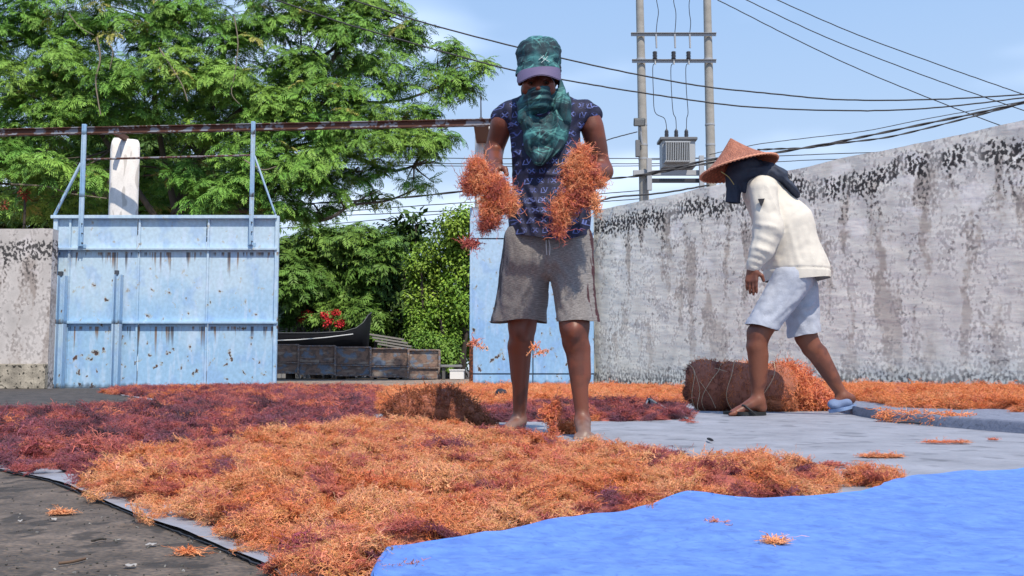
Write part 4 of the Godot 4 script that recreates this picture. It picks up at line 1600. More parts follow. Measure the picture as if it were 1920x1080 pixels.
func hedges() -> void:
	var r := RandomNumberGenerator.new()
	r.seed = 77
	var bark := mat(Color(0.05, 0.04, 0.035), 0.9)
	var pin := []
	for i in 3: pin.push_back(pinnate_spray(r, 6, 0.42, 6, 0.17, 0.06).mesh())
	var brd := []
	for i in 3: brd.push_back(broad_spray(r, 34, 0.42, 0.17, 0.10).mesh())
	var big := []
	for i in 2: big.push_back(broad_spray(r, 16, 0.5, 0.42, 0.15).mesh())
	var plants := [
		["tree", "dark green tree with feathery leaves beyond the gateway, next to the blue gate", "tree", 36.0, [[560, 470, 50, 34], [610, 455, 60, 40], [670, 455, 60, 40], [545, 530, 45, 50], [600, 530, 60, 50], [660, 530, 60, 55], [560, 590, 60, 30], [640, 590, 60, 30], [530, 490, 30, 40], [700, 500, 40, 50], [720, 460, 40, 30], [690, 600, 40, 40]], pin, [Color(0.075, 0.169, 0.033), Color(0.175, 0.300, 0.056)], 1.1, 600],
		["tree", "dark tree with long drooping leaves in the middle beyond the gateway", "tree", 37.5, [[740, 440, 50, 26], [770, 450, 40, 40], [720, 520, 45, 60], [760, 530, 45, 70], [730, 610, 40, 60], [690, 640, 50, 40], [780, 425, 24, 14]], big, [Color(0.03, 0.075, 0.018), Color(0.075, 0.135, 0.03)], 1.0, 170],
		["vine_hedge", "tall bright green leafy hedge of vines just left of the right gate leaf", "hedge", 34.5, [[850, 425, 40, 32], [880, 415, 30, 28], [835, 480, 50, 45], [870, 500, 40, 60], [810, 540, 48, 55], [855, 570, 45, 50], [800, 600, 42, 40], [840, 630, 40, 36], [870, 640, 25, 40], [790, 490, 34, 38], [900, 450, 20, 60], [900, 560, 20, 80]], brd, [Color(0.144, 0.288, 0.035), Color(0.300, 0.438, 0.062)], 0.72, 780],
		["shrub", "low green shrub in front of the vine hedge at the end of the barge", "shrub", 33.0, [[800, 645, 30, 24], [825, 672, 26, 24], [780, 630, 24, 16], [845, 655, 18, 24]], brd, [Color(0.112, 0.250, 0.037), Color(0.225, 0.350, 0.056)], 0.6, 150],
		["tree", "dark tree massed behind the left wall and the blue gate", "tree", 34.0, [[60, 390, 120, 50], [-60, 380, 100, 70], [200, 370, 120, 60], [330, 370, 120, 50], [440, 400, 80, 40], [180, 330, 130, 50], [380, 330, 120, 50], [100, 300, 130, 60], [270, 280, 130, 60]], pin, [Color(0.045, 0.10, 0.02), Color(0.10, 0.18, 0.035)], 1.4, 640],
		["tree", "dense dark tree row at the back of the gateway", "tree", 42.0, [[540, 600, 70, 90], [640, 610, 80, 90], [740, 620, 80, 90], [840, 620, 80, 90], [700, 540, 120, 60]], brd, [Color(0.015, 0.04, 0.01), Color(0.035, 0.07, 0.015)], 1.5, 420]]
	for d in plants:
		var z: float = d[3]
		var area := 0.0
		var cx := 0.0
		for c in d[4]:
			area += c[2] * c[3]; cx += c[0]
		cx /= d[4].size()
		var foot := at(cx, 700, z)
		foot.y = 0.0
		var o := thing(d[0], d[1], d[2], foot)
		var cl := []
		var g := Geo.new()
		for c in d[4]:
			cl.push_back([c[0], c[1], c[2], c[3], z + r.randf_range(-0.7, 0.7), d[8] * c[2] * c[3] / area])
			var e := at(c[0], c[1], z)
			var base := foot + Vector3((e.x - foot.x) * 0.35, 0, r.randfn() * 0.3)
			g.tube(curve([base, (base + e) * 0.5 + Vector3(r.randfn() * 0.2, 0, r.randfn() * 0.2), e], 8), PackedFloat32Array([0.12, 0.11, 0.1, 0.09, 0.075, 0.06, 0.05, 0.035, 0.02]), 6)
		put(g, "trunk" if d[0] == "tree" else "stem", bark, o)
		crown("crown", o, cl, d[5], d[7], d[6], leaf_mat(), r, 0.45)
	# red flowers under the dark tree
	var petals := []
	petals.push_back(broad_spray(r, 30, 0.16, 0.10, 0.045).mesh())
	for d in [["flower_bush", "bright red flowering bush under the dark tree, left of the boat prow", [[616, 603, 12, 7], [640, 604, 10, 7], [607, 592, 12, 3], [630, 587, 14, 3]], 34.6, 22], ["flower_bush", "small dim red flowering bush right beside the blue gate edge", [[568, 600, 10, 5], [580, 589, 12, 3]], 35.3, 12], ["flower_bush", "dull red leafed bush above the left wall", [[44, 366, 18, 5], [12, 384, 12, 4]], 23.6, 9]]:
		var o := thing(d[0], d[1], "flower bush", at(d[2][0][0], d[2][0][1], d[3]))
		var cl := []
		for c in d[2]: cl.push_back([c[0], c[1], c[2], c[3], d[3], d[4] * 0.4])
		crown("flowers", o, cl, petals, 0.8, [Color(0.42, 0.015, 0.02), Color(0.6, 0.04, 0.05)] if d[3] > 30.0 else [Color(0.22, 0.04, 0.025), Color(0.3, 0.08, 0.04)], leaf_mat(), r, 0.5)
		var g := Geo.new()
		g.tube(curve([Vector3(o.position.x, 0.0, o.position.z), o.position + Vector3(0.05, -0.4, 0), o.position], 6), rads(0.03, 7), 5)
		put(g, "stem", bark, o)

# ---------------------------------------------------------------- seaweed
const PALE := Color(0.93, 0.445, 0.225)
const ORANGE := Color(0.87, 0.30, 0.12)
const SALMON := Color(0.74, 0.235, 0.165)
const RED := Color(0.44, 0.11, 0.11)
const PURPLE := Color(0.30, 0.11, 0.145)
const DARK := Color(0.12, 0.055, 0.075)
const BROWN := Color(0.44, 0.155, 0.075)

func frond(g: Geo, r: RandomNumberGenerator, p: Vector3, d: Vector3, l: float, segs: int, r0: float, curl: float, twigs: int) -> void:
	var pts := PackedVector3Array([p])
	var dirs := []
	var q := p
	for i in segs:
		d = (d + Vector3(r.randf() - 0.5, r.randf() - 0.5, r.randf() - 0.5) * curl).normalized()
		q += d * (l / segs)
		pts.push_back(q)
		dirs.push_back(d)
	g.strand(pts, r0, r0 * 0.5)
	for k in twigs:
		var i := r.randi_range(1, segs - 1)
		var e: Vector3 = (dirs[i] * 0.7 + Vector3(r.randf() - 0.5, r.randf() - 0.3, r.randf() - 0.5) * 1.6).normalized()
		var e2 := (e + Vector3(r.randf() - 0.5, r.randf() - 0.5, r.randf() - 0.5)).normalized()
		var b := l * r.randf_range(0.14, 0.3)
		g.strand(PackedVector3Array([pts[i], pts[i] + e * b * 0.5, pts[i] + (e + e2) * b * 0.5]), r0 * 0.75, r0 * 0.4)

func shade(r: RandomNumberGenerator) -> Color:
	var k := r.randf_range(0.58, 1.22)
	return Color(k * r.randf_range(0.92, 1.06), k * r.randf_range(0.78, 1.22), k * r.randf_range(0.78, 1.28))

# a curled tangle of branching strands that lies fairly flat
func tuft(r: RandomNumberGenerator, n: int, l: float, r0: float, flat: float) -> ArrayMesh:
	var g := Geo.new()
	for i in n:
		g.col = shade(r)
		var a := r.randf() * TAU
		var q := sqrt(r.randf())
		var o := Vector3(cos(a) * 0.045 * q, 0.004 + 0.026 * (1.0 - q * q) * r.randf(), sin(a) * 0.045 * q)
		var a2 := r.randf() * TAU
		var d := Vector3(cos(a2), r.randf_range(-0.35, 0.7) * flat, sin(a2)).normalized()
		var thick := 1.9 if r.randf() < 0.12 else r.randf_range(0.55, 1.2)
		frond(g, r, o, d, l * r.randf_range(0.4, 1.35) * (0.7 if thick > 1.5 else 1.0), 7, r0 * thick, r.randf_range(1.5, 3.0), 4 if thick > 1.5 else 3)
	for i in g.v.size():
		g.v[i].y *= 0.42
	return g.mesh()

func edge_dist(p: Vector2, poly: PackedVector2Array) -> float:
	var best := 1e9
	for i in poly.size():
		var q := Geometry2D.get_closest_point_to_segment(p, poly[i], poly[(i + 1) % poly.size()])
		best = minf(best, p.distance_squared_to(q))
	return sqrt(best)

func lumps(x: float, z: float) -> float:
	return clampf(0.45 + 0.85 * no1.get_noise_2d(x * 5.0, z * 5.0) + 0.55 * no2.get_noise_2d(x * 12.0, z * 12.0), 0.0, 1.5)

# a spread of drying seaweed over a ground outline: an uneven mat with tufts all over it
func bed(called: String, label: String, outline: Array, y0: float, thick: float, density: float, size: float, tint: Callable, tufts: Array, m: Material, under: Material, seed_: int, holes := 0.0) -> void:
	var r := RandomNumberGenerator.new()
	r.seed = seed_
	var poly := PackedVector2Array()
	var mid := Vector2.ZERO
	for p in outline:
		var q: Vector2 = g2(p[0], p[1]) if p.size() == 2 else Vector2(p[0], p[1])
		poly.push_back(q)
		mid += q
	mid /= poly.size()
	var lo := poly[0]
	var hi := poly[0]
	for p in poly:
		lo = lo.min(p); hi = hi.max(p)
	var o := thing(called, label, "seaweed", Vector3(mid.x, 0, mid.y))
	kind(o, "stuff")
	# the mat
	var cell := clampf(sqrt((hi.x - lo.x) * (hi.y - lo.y)) / 130.0, 0.022, 0.09)
	var nx := int((hi.x - lo.x) / cell) + 1
	var nz := int((hi.y - lo.y) / cell) + 1
	var g := Geo.new()
	var ids := PackedInt32Array(); ids.resize((nx + 1) * (nz + 1)); ids.fill(-1)
	for k in nz + 1:
		for i in nx + 1:
			var p := Vector2(lo.x + i * cell, lo.y + k * cell)
			var jig := p + Vector2(no1.get_noise_2d(p.x * 6.0, p.y * 6.0), no1.get_noise_2d(p.x * 6.0 + 50.0, p.y * 6.0)) * 0.05
			if not Geometry2D.is_point_in_polygon(jig, poly):
				continue
			var e := edge_dist(jig, poly)
			if e < 0.025:
				continue
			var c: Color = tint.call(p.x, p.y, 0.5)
			g.col = c.lerp(Color(0.30, 0.08, 0.06), 0.6)  # darker than the tufts: wet inner weed, plus painted shade between tufts
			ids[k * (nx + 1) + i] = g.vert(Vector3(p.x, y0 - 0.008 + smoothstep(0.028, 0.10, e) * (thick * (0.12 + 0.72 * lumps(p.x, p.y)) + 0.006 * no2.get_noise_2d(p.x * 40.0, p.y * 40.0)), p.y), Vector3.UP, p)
	for k in nz:
		for i in nx:
			var a := ids[k * (nx + 1) + i]
			var b := ids[k * (nx + 1) + i + 1]
			var c := ids[(k + 1) * (nx + 1) + i + 1]
			var d := ids[(k + 1) * (nx + 1) + i]
			if a >= 0 and b >= 0 and c >= 0 and d >= 0:
				g.quad(a, d, c, b)
			elif a >= 0 and b >= 0 and d >= 0:
				g.tri(a, d, b)
			elif b >= 0 and c >= 0 and d >= 0:
				g.tri(b, d, c)
	g.smooth()
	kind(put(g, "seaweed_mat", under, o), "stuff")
	# the tufts
	var area := (hi.x - lo.x) * (hi.y - lo.y)
	var xf := []
	var co := []
	for t in tufts:
		xf.push_back([]); co.push_back([])
	var want := int(area * density)
	for i in want:
		var p := Vector2(r.randf_range(lo.x, hi.x), r.randf_range(lo.y, hi.y))
		var far := clampf((-p.y - 2.0) / 9.0, 0.0, 1.0)
		if r.randf() < far * 0.55:
			continue
		var jig := p + Vector2(no1.get_noise_2d(p.x * 6.0, p.y * 6.0), no1.get_noise_2d(p.x * 6.0 + 50.0, p.y * 6.0)) * 0.06
		if not Geometry2D.is_point_in_polygon(jig, poly):
			continue
		var e := edge_dist(jig, poly)
		if e < 0.028 and r.randf() < 0.8:
			continue
		if holes > 0.0 and no2.get_noise_2d(p.x * 3.0 + 9.0, p.y * 3.0) < -0.75 + holes:
			continue
		var lump := lumps(p.x, p.y)
		if lump < 0.3 and r.randf() < 0.3:
			continue
		var y := y0 + smoothstep(0.0, 0.07, e) * thick * (0.18 + 0.75 * lump) - 0.004
		var k := r.randi() % tufts.size()
		var gx := (lumps(p.x + 0.02, p.y) - lumps(p.x - 0.02, p.y)) * thick * 18.0
		var gz := (lumps(p.x, p.y + 0.02) - lumps(p.x, p.y - 0.02)) * thick * 18.0
		var up := Vector3(r.randfn() * 0.4 - gx, 1.0, r.randfn() * 0.4 - gz)
		var s := size * r.randf_range(0.55, 1.3) * (0.75 + 0.4 * lump) * (1.0 + far * 0.6)
		xf[k].push_back(turned(Vector3(p.x, y, p.y), up, r.randf() * TAU, s))
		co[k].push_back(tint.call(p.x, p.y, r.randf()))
	for k in tufts.size():
		copies("seaweed_tufts", tufts[k], xf[k], co[k], m, o)

func ramp(cols: Array, t: float) -> Color:
	t = clampf(t, 0.0, 0.9999) * (cols.size() - 1)
	var k := int(t)
	return (cols[k] as Color).lerp(cols[k + 1], t - k)

func weed_mat() -> StandardMaterial3D:
	var m := mat(Color(1, 1, 1), 0.55, null, 0.0, 0.35)
	m.backlight = Color(0.35, 0.28, 0.2)
	return m

func seaweed_beds() -> void:
	var r := RandomNumberGenerator.new()
	r.seed = 19
	var wm := weed_mat()
	var um := mat(Color(0.8, 0.8, 0.8), 0.8)
	var fine := []
	for i in 6:
		fine.push_back(tuft(r, 125, 0.053, 0.00115, [0.9, 0.6, 1.1, 0.4, 0.8, 0.7][i]))
	var coarse := []
	for i in 4:
		coarse.push_back(tuft(r, 95, 0.056, 0.0014, 0.7))
	var tint_orange := func(x, z, k):
		var n = 0.5 + 0.7 * no1.get_noise_2d(x * 3.4 + 7.0, z * 3.0) + 1.1 * no2.get_noise_2d(x * 9.0, z * 8.0) + (k - 0.5) * 0.40 + 0.22 * (0.5 - lumps(x, z))  # last term paints the hollows darker, as if shaded
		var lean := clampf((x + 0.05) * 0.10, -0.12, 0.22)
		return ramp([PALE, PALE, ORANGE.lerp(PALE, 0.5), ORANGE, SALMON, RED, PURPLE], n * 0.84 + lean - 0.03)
	var tint_purple := func(x, z, k):
		var n = 0.46 + 0.8 * no1.get_noise_2d(x * 2.2 + 20.0, z * 1.7) + 1.25 * no2.get_noise_2d(x * 5.0, z * 3.6) + (k - 0.5) * 0.45
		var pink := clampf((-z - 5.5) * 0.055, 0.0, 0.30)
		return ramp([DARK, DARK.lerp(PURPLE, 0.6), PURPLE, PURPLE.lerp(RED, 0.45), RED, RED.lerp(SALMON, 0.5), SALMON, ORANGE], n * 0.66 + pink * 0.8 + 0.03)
	var tint_far := func(x, z, k):
		var n = 0.5 + 0.5 * no1.get_noise_2d(x * 1.3 + 3.0, z * 1.0) + (k - 0.5) * 0.4
		return ramp([PALE, ORANGE.lerp(PALE, 0.5), ORANGE, SALMON, RED], n * 0.75)
	bed("seaweed", "thick bed of orange and salmon seaweed in the foreground around the standing worker's feet",
		[[135, 908], [240, 880], [360, 856], [480, 838], [640, 812], [720, 806], [860, 812], [930, 824], [1000, 834], [1050, 848], [1120, 857], [1200, 866], [1300, 884], [1440, 886], [1540, 902], [1640, 908], [1690, 900], [1704, 914], [1650, 930], [1600, 918], [1540, 938], [1470, 950], [1420, 946], [1350, 958], [1270, 962], [1255, 974], [1180, 990], [1000, 1020], [850, 1046], [735, 1064], [722, 1085], [700, 1125], [520, 1125], [510, 1092], [545, 1066], [450, 1042], [430, 1018], [380, 1010], [292, 984], [290, 964], [240, 955], [188, 950], [150, 938]],
		0.012, 0.044, 1500.0, 0.64, tint_orange, fine, wm, um, 3)
	bed("seaweed", "bed of dark purple and red seaweed behind the orange bed at the left",
		[[-260, 850], [-230, 800], [0, 782], [60, 776], [130, 780], [240, 766], [345, 764], [352, 757], [240, 744], [188, 737], [260, 734], [330, 732], [520, 730], [700, 731], [720, 738], [700, 780], [690, 806], [640, 816], [480, 842], [360, 860], [240, 884], [150, 902], [92, 898], [20, 888], [0, 886], [-150, 862]],
		0.011, 0.040, 700.0, 0.80, tint_purple, coarse, wm, um, 5)
	bed("seaweed", "low bed of purple seaweed behind the standing worker's legs",
		[[905, 771], [1000, 763], [1120, 760], [1200, 759], [1270, 768], [1306, 786], [1290, 791], [1180, 793], [1060, 794], [990, 795], [900, 797], [880, 785]],
		0.011, 0.035, 520.0, 0.75, func(x, z, k): return tint_purple.call(x, z - 1.0, k * 0.8), coarse, wm, um, 6)
	bed("seaweed", "pale orange seaweed strip along the foot of the wall behind the standing worker",
		[[700, 733], [880, 729], [1115, 728], [1300, 733], [1300, 752], [1285, 766], [1200, 757], [1000, 760], [905, 768], [880, 780], [700, 778]],
		0.011, 0.035, 230.0, 0.95, tint_far, coarse, wm, um, 8)
	bed("seaweed", "orange seaweed drying on the raised kerb by the wall at the right",
		[[2.62, -15.0, 0], [3.35, -13.9, 0], [4.5, -12.1, 0], [5.55, -10.3, 0], [6.4, -8.7, 0], [5.6, -7.2, 0], [2010, 802], [1880, 793], [1850, 788], [1800, 789], [1720, 786], [1660, 779], [1600, 767], [1575, 764], [2.3, -10.5, 0], [2.3, -13.0, 0]],
		0.058, 0.045, 380.0, 0.9, func(x, z, k): return ramp([PALE, ORANGE.lerp(PALE, 0.4), ORANGE, ORANGE, SALMON, RED], 0.42 + 0.45 * no1.get_noise_2d(x * 2.0, z * 2.0) + (k - 0.5) * 0.4), coarse, wm, um, 9)
	# overhang spilling over the kerb's front
	var g := Geo.new()
	var cl := Curve2D.new()
	for p in [[1655, 794], [1720, 800], [1790, 805], [1840, 808]]: cl.add_point(g2(p[0], p[1]))
	for i in 900:
		var t := r.randf()
		var p := cl.sample_baked(cl.get_baked_length() * t)
		if no1.get_noise_1d(t * 9.0) < -0.12: continue
		var y := r.randf_range(0.02, 0.078)
		g.col = ramp([PALE, ORANGE, ORANGE, SALMON], r.randf()) * r.randf_range(0.8, 1.15)
		frond(g, r, Vector3(p.x + r.randf_range(-0.02, 0.04), y, p.y - r.randf_range(-0.015, 0.08)), Vector3(r.randfn(), -0.4, r.randfn()).normalized(), r.randf_range(0.04, 0.08), 5, 0.002, 1.2, 2)
	var o := thing("seaweed", "orange seaweed spilling over the front edge of the kerb at the right", "seaweed", Vector3(g2(1740, 800).x, 0, g2(1740, 800).y))
	kind(o, "stuff")
	kind(put(g, "strands", wm, o), "stuff")

# strands filling blobs [centre, radii, number] into one bundle
func bundle(g: Geo, r: RandomNumberGenerator, blobs: Array, cols: Array, l: float, r0: float, fall: float, out_: float) -> void:
	for b in blobs:
		var c: Vector3 = b[0]
		var rr: Vector3 = b[1]
		for i in int(b[2] * 2.2):
			var d := Vector3(r.randfn(), r.randfn(), r.randfn()).normalized()
			var p := c + d * rr * pow(r.randf(), 0.6) * 1.0
			g.col = ramp(cols, clampf(0.48 + 1.0 * no1.get_noise_3dv(p * 11.0) + (r.randf() - 0.5) * 0.4, 0.0, 1.0)) * r.randf_range(0.75, 1.2)
			var e := (d * out_ + Vector3(r.randfn(), r.randfn() - fall, r.randfn()) * 0.6).normalized()
			frond(g, r, p, e, l * r.randf_range(0.5, 1.25) * (1.9 if r.randf() < 0.10 else 1.0), 7, r0 * r.randf_range(0.7, 1.25), 1.9, 3)

func blob(px: float, py: float, rx: float, ry: float, depth: float, n: int, thick := 1.0) -> Array:
	var u := depth / F
	return [at(px, py, depth), Vector3(rx * u, ry * u, (rx + ry) * 0.5 * u * thick), n]

func core(g: Geo, blobs: Array, shrink: float) -> void:
	for b in blobs:
		var c: Vector3 = b[0]
		var rr: Vector3 = b[1]
		var prof := []
		for i in 9:
			var a := PI * i / 8.0
			prof.push_back([sin(a), -cos(a)])
		var rows := []
		for p in prof:
			var row := []
			for k in 13:
				var a := TAU * k / 12.0
				var q := Vector3(cos(a) * p[0], p[1], sin(a) * p[0]) * rr * shrink
				row.push_back(c + q * (1.0 + 0.25 * no1.get_noise_3dv((c + q) * 18.0)))
			rows.push_back(row)
		var k := g.v.size()
		g.grid(rows)
		for i in range(k, g.v.size()):
			g.n[i] = ((g.v[i] - c) / rr).normalized()
	g.orient()

func seaweed_objects() -> void:
	var r := RandomNumberGenerator.new()
	r.seed = 90
	var wm := weed_mat()
	var dull := mat(Color(1, 1, 1), 0.85)
	# two handfuls held by the standing worker
	var z := 3.93
	var hand_cols := [PALE, ORANGE.lerp(PALE, 0.6), SALMON.lerp(PALE, 0.4), ORANGE, SALMON, RED, RED.lerp(BROWN, 0.5)]  # dark reds paint shaded hollows into the bunches
	for h in [["orange bunch of seaweed hanging from the standing worker's hand at the left", [[896, 314, 22, 23, 340], [888, 342, 30, 22, 380], [928, 352, 32, 30, 560], [945, 378, 24, 22, 420], [918, 385, 22, 20, 330], [920, 408, 20, 20, 300], [884, 352, 14, 10, 120], [958, 385, 10, 12, 120], [908, 425, 9, 8, 70]]],
		["orange bunch of seaweed trailing from the standing worker's hand at the right", [[1088, 300, 24, 24, 380], [1102, 322, 26, 26, 440], [1078, 328, 26, 28, 440], [1090, 352, 32, 24, 480], [1068, 378, 26, 22, 400], [1055, 402, 16, 22, 260], [1050, 428, 9, 18, 130], [1096, 282, 10, 14, 90], [1124, 338, 10, 12, 110], [1100, 372, 14, 14, 130], [1045, 392, 16, 8, 70]]]]:
		var bl := []
		for b in h[1]:
			bl.push_back(blob(b[0], b[1], b[2] * 0.84, b[3] * 0.92, z, b[4], 0.85))
		var o := thing("seaweed_bunch", h[0], "seaweed bunch", bl[0][0], "bunches in the worker's hands")
		var g := Geo.new()
		g.col = ORANGE.lerp(RED, 0.5)
		core(g, bl, 0.55)
		put(g, "core", dull, o)
		g = Geo.new()
		bundle(g, r, bl, hand_cols, 0.044, 0.0011, 0.9, 0.25)
		kind(put(g, "strands", wm, o), "stuff")
	# falling pieces
	for d in [["small red piece of seaweed in the air left of the worker's shorts", [[883, 457, 15, 5, 90]], 3.95, [RED, SALMON, RED]],
		["pale orange shred of seaweed dropping right of the worker's shirt", [[1118, 376, 4, 14, 45], [1120, 392, 4, 7, 24]], 3.9, [PALE, PALE, ORANGE]],
		["orange sprig of seaweed falling upright between the standing worker's legs", [[1030, 776, 17, 14, 150], [1043, 764, 9, 20, 110], [1036, 803, 4, 18, 60], [1040, 818, 6, 5, 30]], 4.25, [SALMON, ORANGE, SALMON, RED]],
		["thin orange wisp of seaweed in the air beside the worker's left calf", [[1003, 652, 9, 1.5, 12], [1014, 660, 5, 1.5, 6]], 4.0, [SALMON, ORANGE, PALE]],
		["pale wisp of seaweed floating in front of the right gate leaf", [[890, 642, 9, 1.5, 12], [900, 650, 4, 3, 5]], 3.9, [PALE, SALMON, PALE]]]:
		var bl := []
		for b in d[1]: bl.push_back(blob(b[0], b[1], b[2], b[3], d[2], b[4]))
		var o := thing("seaweed_shred", d[0], "seaweed piece", bl[0][0])
		var g := Geo.new()
		bundle(g, r, bl, d[3], 0.035, 0.0015, 0.2, 0.5)
		put(g, "strands", wm, o)
	# tuft between the feet
	z = 4.3
	var o := thing("seaweed_clump", "round fluffy tuft of seaweed on the tarpaulin between the standing worker's feet", "seaweed clump", gnd(1062, 815))
	var g := Geo.new()
	bundle(g, r, [blob(1062, 806, 20, 9, 4.35, 320)], [ORANGE, BROWN, ORANGE, SALMON], 0.05, 0.0015, -0.3, 0.9)
	kind(put(g, "strands", wm, o), "stuff")
	# brown mound
	z = 5.0
	var base := gnd(812, 800)
	o = thing("seaweed_mound", "brown matted mound of seaweed on the bed left of the standing worker", "seaweed mound", base)
	var bl := []
	for b in [[775, 768, 52, 32, 900], [815, 764, 60, 36, 1100], [850, 770, 50, 30, 800], [750, 778, 34, 24, 420], [880, 784, 36, 18, 420], [830, 748, 40, 20, 500], [905, 798, 30, 10, 260]]:
		bl.push_back(blob(b[0], b[1], b[2], b[3], z, b[4], 1.2))
	g = Geo.new()
	g.col = BROWN.lerp(DARK, 0.3)
	core(g, bl, 0.86)
	put(g, "core", dull, o)
	g = Geo.new()
	for b in bl.slice(0, 2) + [bl[3]]:
		bundle(g, r, [b], [BROWN * 0.6, BROWN.lerp(ORANGE, 0.3) * 0.8, BROWN.lerp(RED, 0.4) * 0.7, BROWN * 0.55, BROWN.lerp(DARK, 0.5) * 0.6], 0.05, 0.0017, 0.15, 0.55)
	bundle(g, r, [bl[2], bl[4], bl[5], bl[6]], [BROWN.lerp(SALMON, 0.3) * 0.8, BROWN * 0.7, BROWN.lerp(ORANGE, 0.4) * 0.8], 0.05, 0.0017, 0.15, 0.5)
	kind(put(g, "strands", wm, o), "stuff")
	# the roped roll of seaweed by the walking worker
	z = 7.0
	var a := at(1290, 722, z)
	var b2 := at(1492, 734, z - 0.25)
	o = thing("seaweed_roll", "brown roll of packed seaweed tied with cord behind the walking worker's legs", "seaweed roll", Vector3((a.x + b2.x) * 0.5, 0, -z))
	var ax := (b2 - a).normalized()
	var s1 := ax.cross(Vector3.UP).normalized()
	var s2 := s1.cross(ax)
	var ln := a.distance_to(b2)
	var roll := func(t: float, an: float) -> Vector3:
		var rr := 0.180 * sqrt(maxf(0.05, 1.0 - 0.62 * pow(clampf(1.0 - t * 6.0, 0.0, 1.0), 2.0) - 0.4 * pow(clampf(t * 7.0 - 6.0, 0.0, 1.0), 2.0))) * (1.0 - 0.06 * t)
		rr *= 1.0 - 0.20 * pow(absf(cos(t * 9.0 + 0.5 * sin(an * 2.0))), 14.0) + 0.05 * no1.get_noise_3d(cos(an) * 1.6, t * 7.0, sin(an) * 1.6)
		return a + ax * (ln * t + 0.02 * sin(an * 3.0)) + (s1 * cos(an) + s2 * sin(an)) * rr
	var rows := []
	for i in 40:
		var row := []
		for k in 33:
			row.push_back(roll.call(i / 39.0, TAU * k / 32.0))
		rows.push_back(row)
	g = Geo.new()
	g.col = BROWN.lerp(DARK, 0.35)
	g.grid(rows)
	for i in g.v.size():
		var q := g.v[i] - a
		g.n[i] = (q - ax * q.dot(ax)).normalized()
	g.orient()
	var cap := []
	for e in [0, 39]:
		cap = []
		for k in 33: cap.push_back(rows[e][k])
		var cc: Vector3 = a - ax * 0.02 if e == 0 else b2
		var row2 := []
		for k in 33: row2.push_back(cc)
		g.grid([cap, row2], [], -ax if e == 0 else ax)
	put(g, "core", dull, o)
	g = Geo.new()
	for i in 8500:
		var t := r.randf()
		var an := r.randf() * TAU
		var p: Vector3 = roll.call(t, an)
		var nn := (s1 * cos(an) + s2 * sin(an))
		var tang := nn.cross(ax)
		var band := no1.get_noise_2d(t * 6.0, an * 0.35) - 0.32 * pow(absf(cos(t * 9.0 + 0.5 * sin(an * 2.0))), 10.0)  # second term paints dark shade into the grooves
		g.col = ramp([DARK.lerp(BROWN, 0.3), BROWN.lerp(DARK, 0.2), BROWN, BROWN.lerp(ORANGE, 0.3), ORANGE.lerp(BROWN, 0.4), ORANGE], 0.48 + band * 1.25 + r.randf_range(-0.15, 0.15)) * r.randf_range(0.75, 1.15)
		if t > 0.86: g.col = ramp([BROWN, ORANGE, SALMON], r.randf())
		frond(g, r, p - nn * 0.010, (tang * (1.0 if r.randf() < 0.5 else -1.0) + nn * 0.12 + ax * r.randfn() * 0.4).normalized(), r.randf_range(0.03, 0.06), 5, 0.0017, 0.9, 2)
	kind(put(g, "strands", wm, o), "stuff")
	var cord := mat(Color(0.55, 0.42, 0.28), 0.8)
	for lp in [[0.06, 0.5], [0.30, -0.8], [0.52, 0.9], [0.75, -0.6]]:
		g = Geo.new()
		var pts := PackedVector3Array()
		for k in 41:
			var an := TAU * k / 40.0
			var t: float = lp[0] + lp[1] * 0.12 * sin(an + lp[1] * 5.0)
			var p: Vector3 = roll.call(clampf(t, 0.0, 1.0), an)
			pts.push_back(p + (s1 * cos(an) + s2 * sin(an)) * 0.016)
		g.tube(pts, rads(0.0020, 41), 5)
		put(g, "cord", cord, o)
	for l in [[[1300, 690], [1312, 730], [1308, 765], [1325, 775]], [[1312, 715], [1330, 740], [1342, 765]], [[1340, 690], [1390, 704], [1440, 712], [1470, 722]], [[1445, 770], [1455, 742], [1475, 728], [1492, 742], [1490, 766]], [[1448, 775], [1450, 752], [1470, 738]]]:
		g = Geo.new()
		var ps := []
		for p in l: ps.push_back(at(p[0], p[1], z - 0.23))
		g.tube(curve(ps, 18), rads(0.0017, 19), 5)
		put(g, "cord", cord, o)
	# the heap that has come loose from it
	o = thing("seaweed_heap", "loose orange heap of seaweed fallen from the open end of the roll", "seaweed heap", gnd(1520, 772))
	bl = []
	for b in [[1488, 712, 36, 30, 620], [1510, 738, 40, 34, 900], [1540, 752, 30, 22, 520], [1505, 766, 34, 12, 380], [1470, 690, 24, 12, 160]]:
		bl.push_back(blob(b[0], b[1], b[2], b[3], 6.85, b[4], 0.9))
	g = Geo.new()
	g.col = ORANGE.lerp(RED, 0.4)
	core(g, bl, 0.7)
	put(g, "core", dull, o)
	g = Geo.new()
	bundle(g, r, bl, [ORANGE, PALE.lerp(ORANGE, 0.5), SALMON, ORANGE, RED], 0.06, 0.0022, 0.1, 0.4)
	kind(put(g, "strands", wm, o), "stuff")
	o = thing("seaweed_roll", "short brown broken piece of rolled seaweed in front of the loose heap", "seaweed roll", gnd(1466, 774))
	bl = [blob(1452, 752, 26, 19, 6.7, 500), blob(1474, 752, 20, 20, 6.7, 400)]
	g = Geo.new()
	g.col = BROWN
	core(g, bl, 0.9)
	put(g, "core", dull, o)
	g = Geo.new()
	bundle(g, r, bl, [BROWN, BROWN.lerp(ORANGE, 0.3), BROWN, BROWN.lerp(DARK, 0.3)], 0.045, 0.0018, 0.2, 0.35)
	kind(put(g, "strands", wm, o), "stuff")
